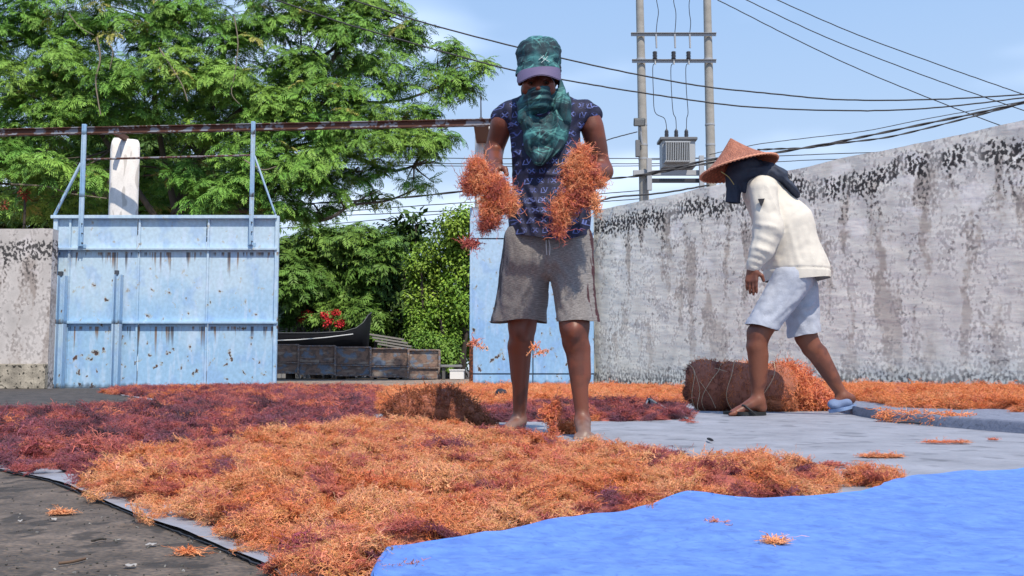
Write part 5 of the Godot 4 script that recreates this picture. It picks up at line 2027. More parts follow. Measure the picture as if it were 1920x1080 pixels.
	# small clumps lying about
	for d in [["flat orange clump of seaweed on the grey tarpaulin, nearest the blue one", [[1635, 845, 22, 4, 130], [1672, 845, 22, 4, 120], [1655, 843, 24, 6, 140]], [ORANGE, PALE, SALMON]],
		["small reddish clump of seaweed on the grey tarpaulin beside the foreground bed", [[1548, 862, 16, 3, 70], [1560, 858, 9, 5, 60], [1575, 864, 8, 2, 26]], [SALMON, RED, SALMON]],
		["long thin orange clump of seaweed below the kerb's edge at the right", [[1755, 821, 26, 3, 110], [1795, 820, 26, 4, 120]], [ORANGE, SALMON, PALE]],
		["tiny orange knot of seaweed right of the long thin clump", [[1861, 815, 6, 4, 50]], [ORANGE, SALMON, ORANGE]],
		["small dry scrap of seaweed on the blue tarpaulin", [[1456, 1015, 13, 4, 50]], [PALE, PALE, ORANGE]],
		["thin dry shred of seaweed at the back edge of the blue tarpaulin", [[1340, 982, 18, 2.5, 36]], [PALE, SALMON, PALE]],
		["small pale wisp of seaweed on the bare concrete at the left", [[115, 938, 20, 4, 70]], [PALE, PALE, ORANGE]],
		["small orange scrap of seaweed on the tarpaulin strip at the left edge", [[355, 1007, 12, 3, 50]], [PALE, ORANGE, PALE]],
		["purple end piece of seaweed on the tarpaulin left of the flip-flop", [[1285, 781, 12, 4, 60], [1296, 785, 9, 3, 40]], [SALMON, RED, PURPLE]]]:
		bl = []
		for b in d[1]:
			var q := gnd(b[0], b[1] + b[3], 0.024)
			bl.push_back(blob(b[0], b[1], b[2], b[3], -q.z, b[4], 1.0))
			bl[-1][0].y = 0.027 if b[1] > 970 and b[0] > 1200 else (0.005 if b[0] < 400 else 0.014)
		o = thing("seaweed_clump", d[0], "seaweed clump", bl[0][0], "stray clumps of seaweed")
		g = Geo.new()
		bundle(g, r, bl, d[2], 0.028, 0.0013, 0.1, 0.3)
		for i in g.v.size():
			var fl: float = bl[0][0].y
			g.v[i].y = fl + (g.v[i].y - fl) * (0.4 if g.v[i].y > fl else 0.15)
		put(g, "strands", wm, o)

# ---------------------------------------------------------------- cloth prints
func line(im: Image, a: Vector2, b: Vector2, w: float, c: Color) -> void:
	var n := int(a.distance_to(b) * 1.5) + 1
	var sz := im.get_width()
	for i in n + 1:
		var p := a.lerp(b, float(i) / n)
		for y in range(int(p.y - w), int(p.y + w) + 1):
			for x in range(int(p.x - w), int(p.x + w) + 1):
				if Vector2(x, y).distance_to(p) <= w:
					var xx := posmod(x, sz)
					var yy := posmod(y, sz)
					im.set_pixel(xx, yy, im.get_pixel(xx, yy).lerp(c, 0.55))

func monogram() -> ImageTexture:
	# pale letters and small stars in rows on dark blue cloth
	var im := Image.create(256, 256, false, Image.FORMAT_RGB8)
	var r := RandomNumberGenerator.new()
	r.seed = 4
	for y in 256:
		for x in 256:
			var v := 0.9 + 0.2 * no2.get_noise_2d(x * 0.04, y * 0.04) + r.randf_range(-0.04, 0.04)
			im.set_pixel(x, y, Color(0.085 * v, 0.105 * v, 0.26 * v))
	for j in 4:
		for i in 4:
			var o := Vector2(i * 64 + 32 + (16 if j % 2 == 1 else 0), j * 64 + 32)
			var c := Color(0.60, 0.66, 0.88).lerp(Color(0.34, 0.40, 0.64), r.randf())
			if (i + j) % 2 == 0:
				line(im, o + Vector2(-17, -10), o + Vector2(-23, 17), 2.6, c)
				line(im, o + Vector2(-23, 17), o + Vector2(0, 17), 2.4, c)
				line(im, o + Vector2(-6, -16), o + Vector2(5, 13), 2.6, c)
				line(im, o + Vector2(5, 13), o + Vector2(18, -16), 2.4, c)
				line(im, o + Vector2(-11, -16), o + Vector2(0, -16), 1.6, c)
				line(im, o + Vector2(12, -16), o + Vector2(23, -16), 1.6, c)
			else:
				for k in 4:
					var d := Vector2.from_angle(PI / 4 + k * PI / 2)
					line(im, o + d * 4.0, o + d * 17.0, 3.2, c)
				for k in 10:
					line(im, o + Vector2.from_angle(k * TAU / 10) * 21.0, o + Vector2.from_angle((k + 0.6) * TAU / 10) * 21.0, 1.0, c)
	im.generate_mipmaps()
	return ImageTexture.create_from_image(im)

func teal_camo() -> ImageTexture:
	# patches of dark and mid teal brushed over with lighter, curved strokes
	var f := FastNoiseLite.new()
	f.seed = 71; f.frequency = 0.012; f.fractal_octaves = 2
	var im := Image.create(384, 384, false, Image.FORMAT_RGB8)
	for y in 384:
		for x in 384:
			var p := f.get_noise_2d(x, y)
			im.set_pixel(x, y, Color(0.07, 0.18, 0.23).lerp(Color(0.20, 0.42, 0.44), step_(-0.22, 0.25, p)))
	var r := RandomNumberGenerator.new()
	r.seed = 8
	for i in 330:
		var p := Vector2(r.randf() * 384, r.randf() * 384)
		var k := f.get_noise_2d(p.x, p.y)
		var a := f.get_noise_2d(p.x * 0.5 + 400.0, p.y * 0.5) * 7.0 + r.randf_range(-0.4, 0.4)
		var c := Color(0.44, 0.68, 0.66) if k + r.randf_range(-0.3, 0.3) > 0.0 else Color(0.06, 0.15, 0.20)
		var w := r.randf_range(1.2, 3.6)
		for s in 6:
			var q := p + Vector2.from_angle(a) * r.randf_range(6.0, 10.0)
			line(im, p, q, w * (1.0 - s * 0.15), c)
			p = q
			a += r.randf_range(-0.15, 0.25)
	im.generate_mipmaps()
	return ImageTexture.create_from_image(im)

func cloth_bump(seed_: int, freq: float, strength: float) -> ImageTexture:
	return normal_tex(sn(seed_, freq, 4), 512, 512, strength)

func tri_tex(m: StandardMaterial3D, scale: float) -> StandardMaterial3D:
	m.uv1_triplanar = true
	m.uv1_world_triplanar = true
	m.uv1_scale = Vector3.ONE * scale
	return m

func skin_mat() -> StandardMaterial3D:
	var m := mat(Color(1, 1, 1), 0.48, null, 0.0, 0.5)
	m.subsurf_scatter_enabled = false
	bump(m, cloth_bump(61, 0.06, 2.0), 0.25)
	return tri_tex(m, 3.0)

func bounds(bones: Array, pad: float) -> Array:
	var lo := Vector3(1e9, 1e9, 1e9)
	var hi := -lo
	for o: Bone in bones:
		if o.k < 0.0: continue
		var r := maxf(o.ra, o.ra + o.dr) + pad
		var b := o.a + o.ab
		if o.s != 1.0:
			b = o.a + o.ab + o.w * ((1.0 / o.s - 1.0) * o.ab.dot(o.w))
		lo = lo.min(o.a - Vector3.ONE * r).min(b - Vector3.ONE * r)
		hi = hi.max(o.a + Vector3.ONE * r).max(b + Vector3.ONE * r)
	return [lo, hi]

func body(bones: Array, cell: float, extra = null) -> Geo:
	# the joined bones, then creases pressed into the surface: extra(p) > 0 moves it inward
	var b := bounds(bones, 0.03)
	var g := nets(bones, b[0], b[1], cell)
	if extra != null:
		for i in g.v.size():
			g.v[i] -= g.n[i] * float(extra.call(g.v[i], g.n[i]))
		g.smooth()
	return g

# soft folds given as lines [a, b, height, width], seen from the front: only the side that faces +z is raised
func folds(p: Vector3, n: Vector3, list: Array) -> float:
	var d := 0.0
	var k := clampf(n.z * 1.6 + 0.35, 0.0, 1.0)
	if k <= 0.0: return 0.0
	var q := Vector2(p.x, p.y)
	for f in list:
		var a: Vector2 = f[0]
		var ab: Vector2 = f[1]
		var t := clampf((q - a).dot(ab) * float(f[4]), 0.0, 1.0)
		var e := (q - a - ab * t).length_squared()
		var w: float = f[3]
		if e < w * w * 9.0:
			e /= w * w
			d -= f[2] * k * (exp(-e) - 0.55 * exp(-e * 0.28)) * minf(1.0, 3.0 * minf(t + 0.08, 1.08 - t))
	return d

func fold(a: Vector3, b: Vector3, h: float, w: float) -> Array:
	var p := Vector2(a.x, a.y)
	var d := Vector2(b.x, b.y) - p
	return [p, d, h, w, 1.0 / d.length_squared()]

# ---------------------------------------------------------------- the standing worker
func standing_worker() -> void:
	var m := func(px, py, dz): return at(px, py, 4.2 - dz)
	var Z := Vector3(0, 0, 1)
	var base := gnd(1030, 818)
	var o := thing("person", "barefoot standing worker in teal cap and scarf, printed sleeveless shirt and grey shorts", "person", Vector3(base.x, 0, -4.2), "")
	# --- body
	var bones := [
		bn(m.call(1015, 195, -0.01), m.call(1012, 150, 0.05), 0.055, 0.052),
		bn(m.call(1026, 225, 0), m.call(1028, 440, 0), 0.115, 0.12, 0.03, Z, 1.5),
		bn(m.call(955, 212, -0.01), m.call(1098, 212, -0.01), 0.043, 0.043, 0.03),
		bn(m.call(995, 470, 0), m.call(1060, 470, 0), 0.09, 0.09, 0.03),
		# leg at the left of the picture
		bn(m.call(990, 490, -0.02), m.call(979, 612, -0.12), 0.078, 0.058, 0.03),
		bn(m.call(979, 606, -0.115), m.call(978, 640, -0.125), 0.0555, 0.0500, 0.02),
		bn(m.call(978, 640, -0.13), m.call(974, 785, -0.19), 0.0455, 0.0270, 0.02),
		bn(m.call(977, 655, -0.185), m.call(975, 712, -0.20), 0.0400, 0.026, 0.03),
		bn(m.call(968, 650, -0.15), m.call(972, 705, -0.17), 0.035, 0.025, 0.03),
		bn(m.call(979, 619, -0.075), m.call(979, 626, -0.075), 0.030, 0.028, 0.02),
		bn(m.call(973, 786, -0.205), m.call(973, 800, -0.23), 0.030, 0.030, 0.015),
		bn(m.call(972, 790, -0.19), m.call(948, 807, -0.09), 0.034, 0.024, 0.02, Vector3.UP, 1.2),
		# leg at the right
		bn(m.call(1066, 490, 0.0), m.call(1077, 612, 0.055), 0.078, 0.060, 0.03),
		bn(m.call(1077, 606, 0.06), m.call(1078, 640, 0.055), 0.0570, 0.0520, 0.02),
		bn(m.call(1079, 640, 0.05), m.call(1092, 782, 0.07), 0.0470, 0.0270, 0.02),
		bn(m.call(1087, 655, 0.0), m.call(1093, 712, 0.015), 0.0400, 0.027, 0.03),
		bn(m.call(1090, 655, 0.04), m.call(1095, 705, 0.05), 0.032, 0.024, 0.03),
		bn(m.call(1076, 619, 0.105), m.call(1076, 626, 0.105), 0.030, 0.028, 0.02),
		bn(m.call(1093, 790, 0.055), m.call(1093, 806, 0.045), 0.030, 0.030, 0.015),
		bn(m.call(1092, 790, 0.085), m.call(1096, 816, 0.185), 0.034, 0.026, 0.02, Vector3.UP, 1.15),
		# arms
		bn(m.call(942, 226, -0.015), m.call(924, 285, -0.09), 0.042, 0.035, 0.03),
		bn(m.call(926, 284, -0.09), m.call(928, 312, 0.12), 0.041, 0.030, 0.02),
		bn(m.call(942, 235, -0.02), m.call(934, 262, -0.05), 0.042, 0.034, 0.03),
		bn(m.call(1108, 226, -0.015), m.call(1131, 322, -0.05), 0.042, 0.036, 0.03),
		bn(m.call(1110, 240, -0.01), m.call(1118, 275, -0.03), 0.043, 0.036, 0.03),
		bn(m.call(1131, 322, -0.05), m.call(1098, 316, 0.17), 0.042, 0.029, 0.02)]
	# toes
	for k in 5:
		var s := k - 2.0
		var t0: Vector3 = m.call(948, 808, -0.09) + Vector3(s * 0.013, 0.0, 0.012)
		bones.push_back(bn(t0, t0 + Vector3(-0.018 + s * 0.003, -0.012, 0.030 - absf(s - 0.8) * 0.005), 0.0125, 0.010, 0.006))
		t0 = m.call(1096, 817, 0.185) + Vector3(s * 0.0150, 0.0, -0.002)
		bones.push_back(bn(t0, t0 + Vector3(s * 0.005, -0.012, 0.036 - absf(s + 0.8) * 0.006), 0.0125 + (0.003 if k == 1 else 0.0), 0.010, 0.006))
	var g := body(bones, 0.0085)
	# hands, with the fingers closed on the bunches
	for h in [[m.call(928, 312, 0.14), Vector3(-0.25, -0.55, 0.8), Vector3(0.45, -0.75, -0.4), 1.0], [m.call(1098, 316, 0.18), Vector3(-0.45, -0.2, 0.85), Vector3(-0.5, -0.75, -0.3), -1.0]]:
		var hb := hand(h[0], h[1], h[2], h[3], 0.55)
		g.add(body(hb, 0.0045))
	# head: skull, jaw, brow, nose, ears
	var hd := [
		bn(m.call(1011, 114, 0.02), m.call(1011, 122, 0.045), 0.074, 0.074, 0.03),
		bn(m.call(1010, 152, 0.078), m.call(1010, 172, 0.110), 0.056, 0.046, 0.02),
		bn(m.call(994, 148, 0.122), m.call(1026, 147, 0.122), 0.016, 0.016, 0.012),
		bn(m.call(1010, 149, 0.132), m.call(1009, 165, 0.163), 0.010, 0.013, 0.012),
		bn(m.call(1003, 166, 0.150), m.call(1016, 166, 0.150), 0.010, 0.010, 0.01),
		bn(m.call(990, 160, 0.125), m.call(987, 168, 0.120), 0.025, 0.02, 0.02),
		bn(m.call(1030, 160, 0.125), m.call(1033, 168, 0.120), 0.025, 0.02, 0.02),
		bn(m.call(996, 155, 0.140), m.call(996, 155.5, 0.140), 0.012, 0.012, -0.008),
		bn(m.call(1024, 154, 0.140), m.call(1024, 154.5, 0.140), 0.012, 0.012, -0.008),
		bn(m.call(1046, 140, 0.045), m.call(1046, 155, 0.05), 0.014, 0.010, 0.008),
		bn(m.call(975, 142, 0.045), m.call(975, 157, 0.05), 0.014, 0.010, 0.008)]
	g.add(body(hd, 0.0045))
	g.paint(func(p: Vector3, n: Vector3):
		var c := Color(0.155, 0.047, 0.027)
		c = c.lerp(Color(0.105, 0.034, 0.021), step_(0.0, 0.35, no1.get_noise_3d(p.x * 7.0, p.y * 7.0, p.z * 7.0)))
		if p.y < 0.16:
			c = c.lerp(Color(0.22, 0.15, 0.125), step_(0.13, 0.02, p.y + 0.03 * no2.get_noise_3d(p.x * 30.0, p.y * 30.0, p.z * 30.0)) * 0.8)
		return c)
	put(g, "body", skin_mat(), o)
	for x in [996.0, 1024.0]:
		g = Geo.new()
		var e: Vector3 = m.call(x, 155, 0.124)
		g.lathe(e, [Vector2(0.0, -0.010), Vector2(0.007, -0.007), Vector2(0.0095, 0.0), Vector2(0.007, 0.007), Vector2(0.0, 0.010)], 12, Basis(Vector3.RIGHT, PI / 2))
		g.paint(func(p: Vector3, n: Vector3): return Color(0.015, 0.008, 0.006) if p.distance_to(e + Vector3(0, -0.003, 0.009)) < 0.006 else Color(0.16, 0.11, 0.09))
		put(g, "eye", mat(Color(1, 1, 1), 0.25), o)
	# hair at the side of the head, under the cap
	g = body([bn(m.call(1012, 128, 0.01), m.call(1012, 146, 0.0), 0.088, 0.078, 0.02), bn(m.call(1042, 132, 0.04), m.call(1044, 148, 0.035), 0.022, 0.016, 0.02), bn(m.call(978, 134, 0.04), m.call(977, 148, 0.035), 0.020, 0.015, 0.02)], 0.007, func(p, n): return 0.004 * no1.get_noise_3d(p.x * 90.0, p.y * 40.0, p.z * 90.0))
	put(g, "hair", mat(Color(0.008, 0.008, 0.010), 0.6), o)
	# --- cap
	var camo := teal_camo()
	var teal := mat(Color(0.70, 0.84, 0.87), 0.8, camo)
	bump(teal, cloth_bump(62, 0.05, 3.0), 0.4)
	tri_tex(teal, 2.2)
	var tilt := 0.13                          # the cap leans to the left of the picture
	var cap_c: Vector3 = m.call(1010, 133, 0.05)
	var cap_up := Vector3(0.03, 1.0, 0.20).normalized()
	g = body([bn(m.call(1010, 112, 0.040), m.call(1010, 150, 0.052), 0.089, 0.0935, 0.02), bn(m.call(996, 98, 0.045), m.call(1025, 97, 0.045), 0.060, 0.060, 0.03)], 0.006,
		func(p: Vector3, n: Vector3):
			var h := (p - cap_c).dot(cap_up)
			var band := 0.0025 * exp(-pow((h - 0.014) / 0.006, 2.0)) - 0.003 * step_(0.012, 0.006, h)
			return band + 0.0055 * no3.get_noise_3d(p.x * 9.0, p.y * 17.0, p.z * 9.0) * step_(0.0, 0.03, h) + 0.004 * no1.get_noise_3d(p.x * 14.0, p.y * 22.0, p.z * 14.0))
	g.cut(func(p: Vector3): return cap_c.y - 0.010 + (p.x - cap_c.x) * 0.10 - (p.z - cap_c.z) * 0.06)
	put(g, "cap", teal, o)
	# the cap's crossed stitching mark
	g = Geo.new()
	for l in [[[1015, 118], [1027, 106]], [[1014, 107], [1030, 116]], [[1010, 112], [1020, 104]]]:
		var pp: Vector3 = m.call(l[0][0], l[0][1], 0.139)
		var qq: Vector3 = m.call(l[1][0], l[1][1], 0.137)
		g.bar(pp, qq, 0.0014, 0.0014, 5)
	put(g, "stitched_mark", mat(Color(0.5, 0.62, 0.62), 0.8), o)
	# visor: a curved, stiff plate with thickness
	g = Geo.new()
	for side in [1.0, -1.0]:
		var rows := []
		for i in 8:
			var row := []
			for k in 25:
				var a := lerpf(-1.22, 1.22, k / 24.0)
				var f := i / 7.0
				var reach := 0.070 * pow(maxf(0.0, cos(a * 1.2)), 0.75)
				var inner := cap_c + Vector3(sin(a) * 0.0945, -0.006 + sin(a) * 0.008 - cos(a) * 0.004, cos(a) * 0.0945)
				var outw := Vector3(sin(a) * 0.30, 0, 1.0).normalized()
				var p = inner + outw * reach * f * 0.80 + Vector3.DOWN * ((0.034 + 0.016 * f) * f * pow(maxf(0.0, cos(a * 1.2)), 0.5) + 0.052 * f * sin(a) * sin(a) * pow(maxf(0.0, cos(a * 1.2)), 0.35) + 0.002 * (1.0 - side))
				row.push_back(p)
			rows.push_back(row)
		g.grid(rows, [], Vector3(0, side, 0.4 * side))
	put(g, "visor", mat(Color(0.105, 0.082, 0.165), 0.65), o)
	# --- scarf: over nose and mouth, round the neck, hanging down the chest
	var sf := [
		bn(m.call(1012, 170, 0.050), m.call(1013, 190, 0.05), 0.078, 0.076, 0.03),
		bn(m.call(1010, 170, 0.118), m.call(1009, 187, 0.112), 0.052, 0.052, 0.02),
		bn(m.call(1016, 202, 0.0), m.call(1020, 216, 0.0), 0.080, 0.088, 0.02),
		bn(m.call(1047, 156, 0.065), m.call(1054, 200, 0.085), 0.020, 0.034, 0.025),
		bn(m.call(1054, 198, 0.09), m.call(1060, 225, 0.095), 0.034, 0.026, 0.025),
		bn(m.call(986, 198, 0.08), m.call(982, 222, 0.095), 0.036, 0.026, 0.03)]
	var fl := []
	for l in [[1060, 160, 1050, 215, 0.10], [1050, 165, 1036, 215, 0.12], [1068, 180, 1058, 230, 0.10]]:
		fl.push_back(fold(m.call(l[0], l[1], l[4]), m.call(l[2], l[3], l[4] + 0.02), 0.010, 0.008))
	for l in [[972, 176, 1044, 168, 0.165], [974, 188, 1046, 180, 0.165], [976, 199, 1042, 196, 0.155], [985, 166, 1040, 161, 0.17]]:
		fl.push_back(fold(m.call(l[0], l[1], l[4]), m.call(l[2], l[3], l[4]), 0.009, 0.008))
	g = body(sf, 0.0055, func(p: Vector3, n: Vector3): return folds(p, n, fl) + 0.002 * no1.get_noise_3d(p.x * 14.0, p.y * 20.0, p.z * 12.0))
	var top: float = m.call(1010, 160, 0.16).y
	for i in g.v.size():
		if g.v[i].y > top + (g.v[i].x - base.x) * 0.16 and g.v[i].z > -4.2 + 0.02 and absf(g.v[i].x - base.x + 0.04) < 0.075:
			g.v[i].y = top + (g.v[i].x - base.x) * 0.16 + 0.001
	g.smooth()
	# the part that hangs in folds over the chest
	var lft := [Vector2(968, 190), Vector2(972, 220), Vector2(977, 252), Vector2(982, 283), Vector2(999, 306)]
	var rgt := [Vector2(1066, 172), Vector2(1073, 205), Vector2(1071, 240), Vector2(1060, 277), Vector2(1024, 306)]
	var drape_rows := []
	for i in 61:
		var t := i / 60.0 * 4.0
		var k := mini(int(t), 3)
		var a: Vector2 = lft[k].cubic_interpolate(lft[k + 1], lft[maxi(k - 1, 0)], lft[mini(k + 2, 4)], t - k)
		var b: Vector2 = rgt[k].cubic_interpolate(rgt[k + 1], rgt[maxi(k - 1, 0)], rgt[mini(k + 2, 4)], t - k)
		var v := i / 60.0
		var row := []
		for q in 49:
			var u := q / 48.0
			var px := lerpf(a.x, b.x, u)
			var py := lerpf(a.y, b.y, u) + 5.0 * sin(PI * u) + 34.0 * pow(sin(PI * u), 1.4) * pow(1.0 - v, 1.6)
			var wob := 1.4 * no1.get_noise_2d(u * 2.2, v * 2.0)
			var up_folds = 1.0 - 2.0 * absf(cos(u * 10.5 + v * 5.0 * (u - 0.4) + wob * 0.8)) if u > 0.45 else 0.0
			up_folds *= smoothstep(0.45, 0.62, u) * (1.0 - 0.5 * v)
			var cowl := (2.0 * absf(cos(v * 8.0 - pow(u - 0.45, 2.0) * 14.0 + wob * 0.7)) - 1.0) * smoothstep(0.75, 0.45, u)
			var side := cos(u * 24.0 - v * 5.0 + wob) * smoothstep(0.25, 0.05, u) * 0.7
			var dz = 0.092 + (0.014 + 0.040 * smoothstep(0.02, 0.35, v)) * pow(sin(PI * clampf(u, 0.02, 0.98)), 0.6) + 0.012 * v + 0.0125 * (up_folds + cowl + side) * smoothstep(0.0, 0.12, v)
			dz -= 0.05 * pow(1.0 - sin(PI * u), 3.0)
			row.push_back(m.call(px, py, dz))
		drape_rows.push_back(row)
	var dg := Geo.new()
	dg.grid(drape_rows, [], Vector3(0, 0, 1))
	g.add(dg)
	var teal2 := mat(Color(0.55, 0.72, 0.74), 0.75, camo)
	bump(teal2, cloth_bump(63, 0.05, 3.0), 0.3)
	tri_tex(teal2, 1.7)
	put(g, "scarf", teal2, o)
	# --- shirt
	var sh := [
		bn(m.call(1022, 245, 0), m.call(1027, 310, 0), 0.148, 0.145, 0.03, Z, 1.42),
		bn(m.call(1027, 310, 0), m.call(1030, 400, 0.01), 0.145, 0.166, 0.03, Z, 1.38),
		bn(m.call(1030, 400, 0.01), m.call(1030, 500, 0.015), 0.168, 0.178, 0.03, Z, 1.38),
		bn(m.call(956, 216, -0.01), m.call(1096, 214, -0.01), 0.055, 0.055, 0.05),
		bn(m.call(996, 203, -0.01), m.call(1044, 203, -0.01), 0.062, 0.062, 0.05),
		bn(m.call(957, 213, -0.01), m.call(938, 220, -0.02), 0.051, 0.043, 0.03),
		bn(m.call(1094, 211, -0.01), m.call(1110, 216, -0.02), 0.051, 0.043, 0.03),
		bn(m.call(932, 246, -0.02), m.call(918, 290, -0.06), 0.050, 0.060, -0.004),
		bn(m.call(1118, 244, -0.02), m.call(1130, 290, -0.06), 0.050, 0.060, -0.004)]
	fl = []
	for l in [[975, 350, 1000, 440, 0.11], [965, 385, 985, 445, 0.10], [985, 340, 1015, 400, 0.12], [958, 330, 975, 300, 0.09], [1095, 330, 1070, 400, 0.11], [1100, 380, 1085, 440, 0.10], [955, 270, 990, 300, 0.10], [1085, 262, 1062, 300, 0.10], [950, 215, 975, 240, 0.08], [1100, 215, 1080, 245, 0.08], [1000, 395, 1060, 420, 0.13], [990, 320, 1060, 330, 0.12]]:
		fl.push_back(fold(m.call(l[0], l[1], l[4]), m.call(l[2], l[3], l[4]), 0.013, 0.013))
	g = body(sh, 0.0065, func(p: Vector3, n: Vector3): return folds(p, n, fl) + 0.0045 * no3.get_noise_3d(p.x * 8.0 + p.y * 3.0, p.y * 3.5, p.z * 8.0) + 0.003 * no1.get_noise_3d(p.x * 12.0, p.y * 9.0, p.z * 12.0))
	var hem: float = m.call(1030, 442, 0.1).y
	g.cut(func(p: Vector3): return hem + 0.006 * sin(p.x * 23.0) - (p.z + 4.2) * 0.10 + 0.06 * pow((p.x - base.x) / 0.18, 2.0) * 0.3)
	for i in g.v.size():
		g.uv[i] = Vector2(g.v[i].x + (g.v[i].z + 4.2) * (0.5 if g.n[i].x > 0.0 else -0.5), -g.v[i].y) / 0.165
	var shirt := mat(Color(0.62, 0.64, 0.74), 0.75, monogram())
	bump(shirt, cloth_bump(64, 0.04, 3.0), 0.3)
	put(g, "shirt", shirt, o)
	# --- shorts
	var so := [
		bn(m.call(985, 450, 0), m.call(1070, 450, 0), 0.094, 0.094, 0.03),
		bn(m.call(988, 480, 0), m.call(1067, 480, 0), 0.098, 0.098, 0.03),
		bn(m.call(987, 480, -0.01), m.call(973, 606, -0.115), 0.102, 0.118, 0.015, Z, 1.12),
		bn(m.call(973, 606, -0.115), m.call(971, 640, -0.13), 0.118, 0.124, 0.015, Z, 1.12),
		bn(m.call(1068, 480, 0.0), m.call(1083, 602, 0.05), 0.098, 0.084, 0.015, Z, 1.05),
		bn(m.call(1083, 602, 0.05), m.call(1085, 640, 0.05), 0.086, 0.086, 0.015, Z, 1.05)]
	fl = []
	for l in [[1024, 470, 960, 590, 0.09, 0.008], [1015, 490, 985, 600, 0.07, 0.008], [1035, 480, 1075, 530, 0.10, 0.009], [1040, 510, 1062, 590, 0.13, 0.010], [1055, 560, 1045, 600, 0.13, 0.010], [1068, 540, 1052, 575, 0.14, 0.008], [945, 500, 940, 595, 0.02, 0.007], [960, 470, 950, 520, 0.08, 0.008], [1090, 500, 1100, 590, 0.11, 0.007], [1000, 450, 1000, 470, 0.1, 0.006], [1028, 450, 1028, 545, 0.1, 0.007]]:
		fl.push_back(fold(m.call(l[0], l[1], l[4]), m.call(l[2], l[3], l[4] - 0.03), l[5], 0.014))
	g = body(so, 0.0065, func(p: Vector3, n: Vector3): return folds(p, n, fl) + 0.005 * no3.get_noise_3d(p.x * 7.0, p.y * 3.0, p.z * 7.0) + 0.003 * no1.get_noise_3d(p.x * 11.0, p.y * 11.0, p.z * 11.0))
	var h1: float = m.call(973, 602, -0.05).y
	var h2: float = m.call(1083, 600, 0.12).y
	var xm: float = m.call(1030, 600, 0.0).x
	g.cut(func(p: Vector3): return (h1 if p.x < xm else h2) + 0.004 * sin(p.x * 30.0) + 0.003 * sin(p.z * 25.0))
	var xr: float = m.call(1106, 560, 0.0).x
	var ym: float = m.call(1106, 530, 0.0).y
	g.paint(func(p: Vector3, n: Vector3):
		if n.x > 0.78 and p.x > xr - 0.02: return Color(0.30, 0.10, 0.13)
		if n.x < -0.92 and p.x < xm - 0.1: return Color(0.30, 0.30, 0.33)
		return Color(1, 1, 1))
	var he := texture(512, 512, func(x, y):
		var v := 0.47 + 0.16 * no2.get_noise_2d(x * 0.035, y * 0.55) + 0.10 * no1.get_noise_2d(x * 0.10, y * 0.9 + 40.0) + 0.05 * no1.get_noise_2d(x * 0.5, y * 0.5)
		return Color(v * 1.02, v * 0.99, v * 0.985))
	for i in g.v.size():
		g.uv[i] = Vector2(g.v[i].x + g.v[i].z * 0.6, -g.v[i].y) / 0.45
	var shorts := mat(Color(1, 1, 1), 0.9, he)
	put(g, "shorts", shorts, o)
	# drawstring and hem seam
	g = Geo.new()
	for k in 2:
		var p0: Vector3 = m.call(1024 + k * 5, 450, 0.115)
		g.tube(curve([p0, p0 + Vector3(0.004 * k, -0.03, 0.008), p0 + Vector3(0.002, -0.062, 0.004)], 8), rads(0.0022, 9), 5)
	put(g, "drawstring", mat(Color(0.45, 0.45, 0.46), 0.8), o)

